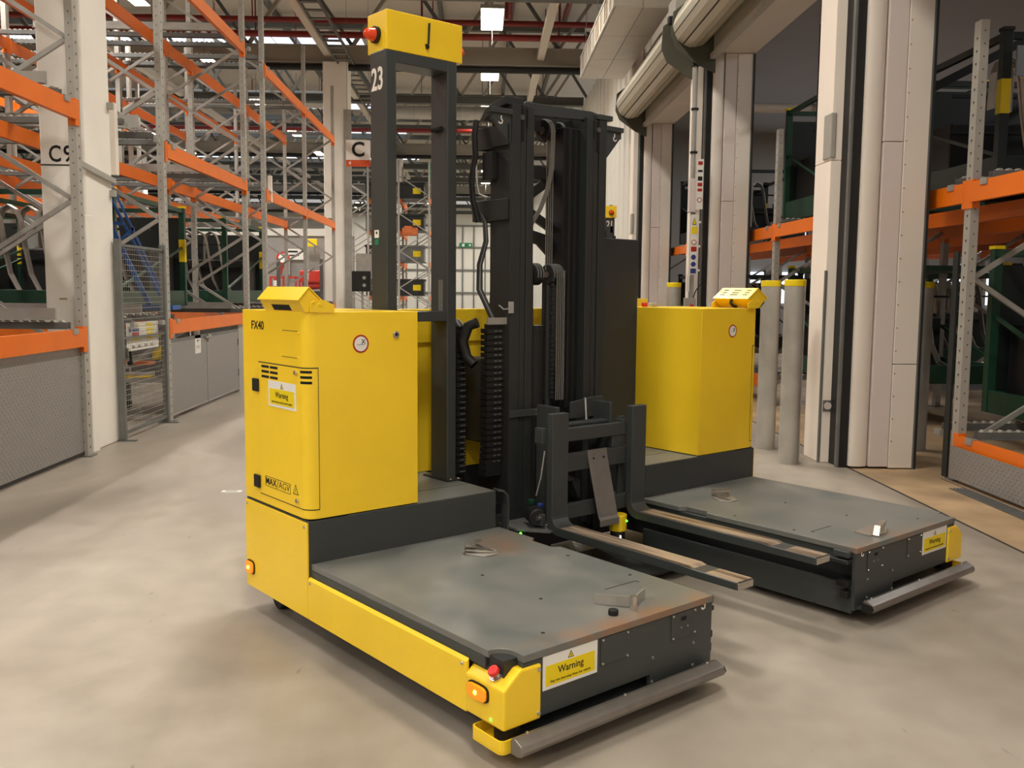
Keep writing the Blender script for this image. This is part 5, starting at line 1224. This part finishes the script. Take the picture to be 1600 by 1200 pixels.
    MB().box(c0-0.18, c0-0.02, 1.775, 1.795, 0.34, 0.95).build('side_plate', M['dark'], R, 0.004)
    MB().box(c0-0.10, c0-0.03, 1.42, 1.79, 0.84, 0.856).build('carriage_shelf', M['dark'], R, 0.003)
    MB().prism([(1.60, 0.95), (1.77, 0.97), (1.84, 0.97), (1.86, 0.94), (1.86, 0.86), (1.60, 0.86)], 'x', c0-0.16, c0-0.145).build('carriage_back_plate', M['dark'], R, 0.003)
    MB().box(c0-0.12, c0-0.06, 1.42, 1.56, 0.54, 0.56).prism([(1.54, 0.54), (1.60, 0.54), (1.60, 0.44), (1.585, 0.44)], 'x', c0-0.12, c0-0.06).build('carriage_shelf', M['dark'], R, 0.003)
    MB().tube([(c0-0.12, 1.68, 0.97), (c0-0.1, 1.665, 0.965), (c0-0.08, 1.65, 0.91), (c0-0.07, 1.645, 0.86)], 0.005, 6).build('cable', M['galv2'], R)
    MB().bar((c0-0.09, 1.78, 0.44), (c0-0.09, 1.78, 0.62), 0.008, 0.02).build('guide_rod', M['galv2'], R)
    MB().bar((c0-0.06, 1.43, 0.49), (c0-0.06, 1.47, 0.44), 0.005, 0.005).build('cable', M['galv2'], R)
    for s in (0, 1):
        b0, b1 = (1.262, 1.372) if s == 0 else (1.842, 1.952)
        z0 = 0.322; th = 0.045; t0 = -0.035
        fk = [(-1.215, 0.935), (-1.170, 0.935), (-1.170, z0+th+0.05)] + [(-1.12 - 0.05*math.cos(math.radians(q)), z0+th+0.05 - 0.05*math.sin(math.radians(q))) for q in (20, 45, 70, 90)] \
            + [(-0.33, z0+th-0.001), (-0.28, z0+th-0.006), (t0, z0+th-0.008), (t0, z0+0.004), (-1.13, z0)] + [(-1.13 - 0.085*math.sin(math.radians(q)), z0+0.085 - 0.085*math.cos(math.radians(q))) for q in (25, 50, 75, 90)]
        fo = MB().prism(fk, 'y', b0, b1).build('fork', M['dark'], R, 0.004)
        MB().box(-1.105, -0.30, b0+0.004, b1-0.004, z0+th-0.0004, z0+th+0.0012).build('worn_top', M['forktop'], fo)
        MB().box(-0.275, t0-0.004, b0+0.004, b1-0.004, z0+th-0.0075, z0+th-0.0066).build('worn_top', M['forktop'], fo)
        MB().prism([(-0.33, z0+th-0.0002), (-0.30, z0+th+0.0006), (-0.275, z0+th-0.0062), (-0.28, z0+th-0.0072)], 'y', b0+0.004, b1-0.004).build('worn_top', M['forktop'], fo)
        MB().box(t0, t0+0.003, b0+0.003, b1-0.003, z0+0.005, z0+th-0.011).build('ground_tip', M['chrome'], fo, 0.001)
        MB().box(c0-0.02, c0+0.04, b0-0.03, b0-0.001, 0.78, 0.86).build('fork_hook', M['dark'], R, 0.003)
    MB().box(c0-0.02, c0+0.04, 1.235, 1.262, 0.36, 0.42).build('fork_hook', M['dark'], R, 0.003)
    MB().cyl((c0+0.02, 1.22, 0.40), (c0+0.02, 1.262, 0.40), 0.012, 10).build('pin', M['chrome'], R, smooth=True)
    # stainless deflector strip hanging from the middle bar
    df = MB().strip([(c0+0.037, 1.622, 0.718), (c0+0.038, 1.624, 0.69), (c0+0.041, 1.628, 0.66), (c0+0.085, 1.655, 0.40), (c0+0.092, 1.660, 0.36), (c0+0.10, 1.664, 0.345), (c0+0.10, 1.666, 0.312)], 0.143, 0.003, (0, 1, 0)).build('deflector', M['bronze'], R)
    screws([(c0+0.040, 1.585, 0.70), (c0+0.040, 1.662, 0.70)], (1, 0, 0), df, 0.006)
    screws([(c0+0.045, 1.592, 0.672), (c0+0.045, 1.668, 0.672)], (1, 0, 0), df, 0.005, M['pit'])
    ys = MB().cyl((-1.21, 1.785, 0.255), (-1.21, 1.785, 0.345), 0.048, 18).build('floor_scanner', M['yellow2'], R, 0.004, smooth=True)
    MB().box(-1.170, -1.158, 1.80, 1.808, 0.308, 0.316).build('status_light', M['led'], ys)
    MB().cyl((-1.17, 1.765, 0.20), (-1.17, 1.765, 0.235), 0.004, 6).build('status_light', M['ledw'], ys)
    MB().cyl((-1.21, 1.785, 0.17), (-1.21, 1.785, 0.255), 0.040, 18).build('scanner_base', M['black'], ys, smooth=True)
    # drive wheel under the mast, out of sight but carrying it
    MB().cyl((-1.75, 1.50, 0.125), (-1.75, 1.68, 0.125), 0.125, 24).build('drive_wheel', M['black'], R, 0.006, smooth=True)
    return R

agv = build_vehicle()
tag(agv, 'yellow and charcoal driverless forklift number 23 with twin decks, in the foreground', 'forklift', 'driverless forklifts')
agv2 = copy_tree(agv, (0.27, 15.70, 0.0), PI)
tag(agv2, 'driverless forklift number 21 standing far behind number 23, mostly hidden', 'forklift', 'driverless forklifts')
for o in list(COL.objects):
    if o.parent == agv2 and o.name.startswith('fleet_number'): bpy.data.objects.remove(o)
agv.location = VLOC; agv.rotation_euler = (0, 0, VA)
text('21', 0.148, M['white'], agv2, 'fleet_number', (-1.735, 1.0278, 2.585), (-1, 0, 0), bold=0.002, sx=0.74)
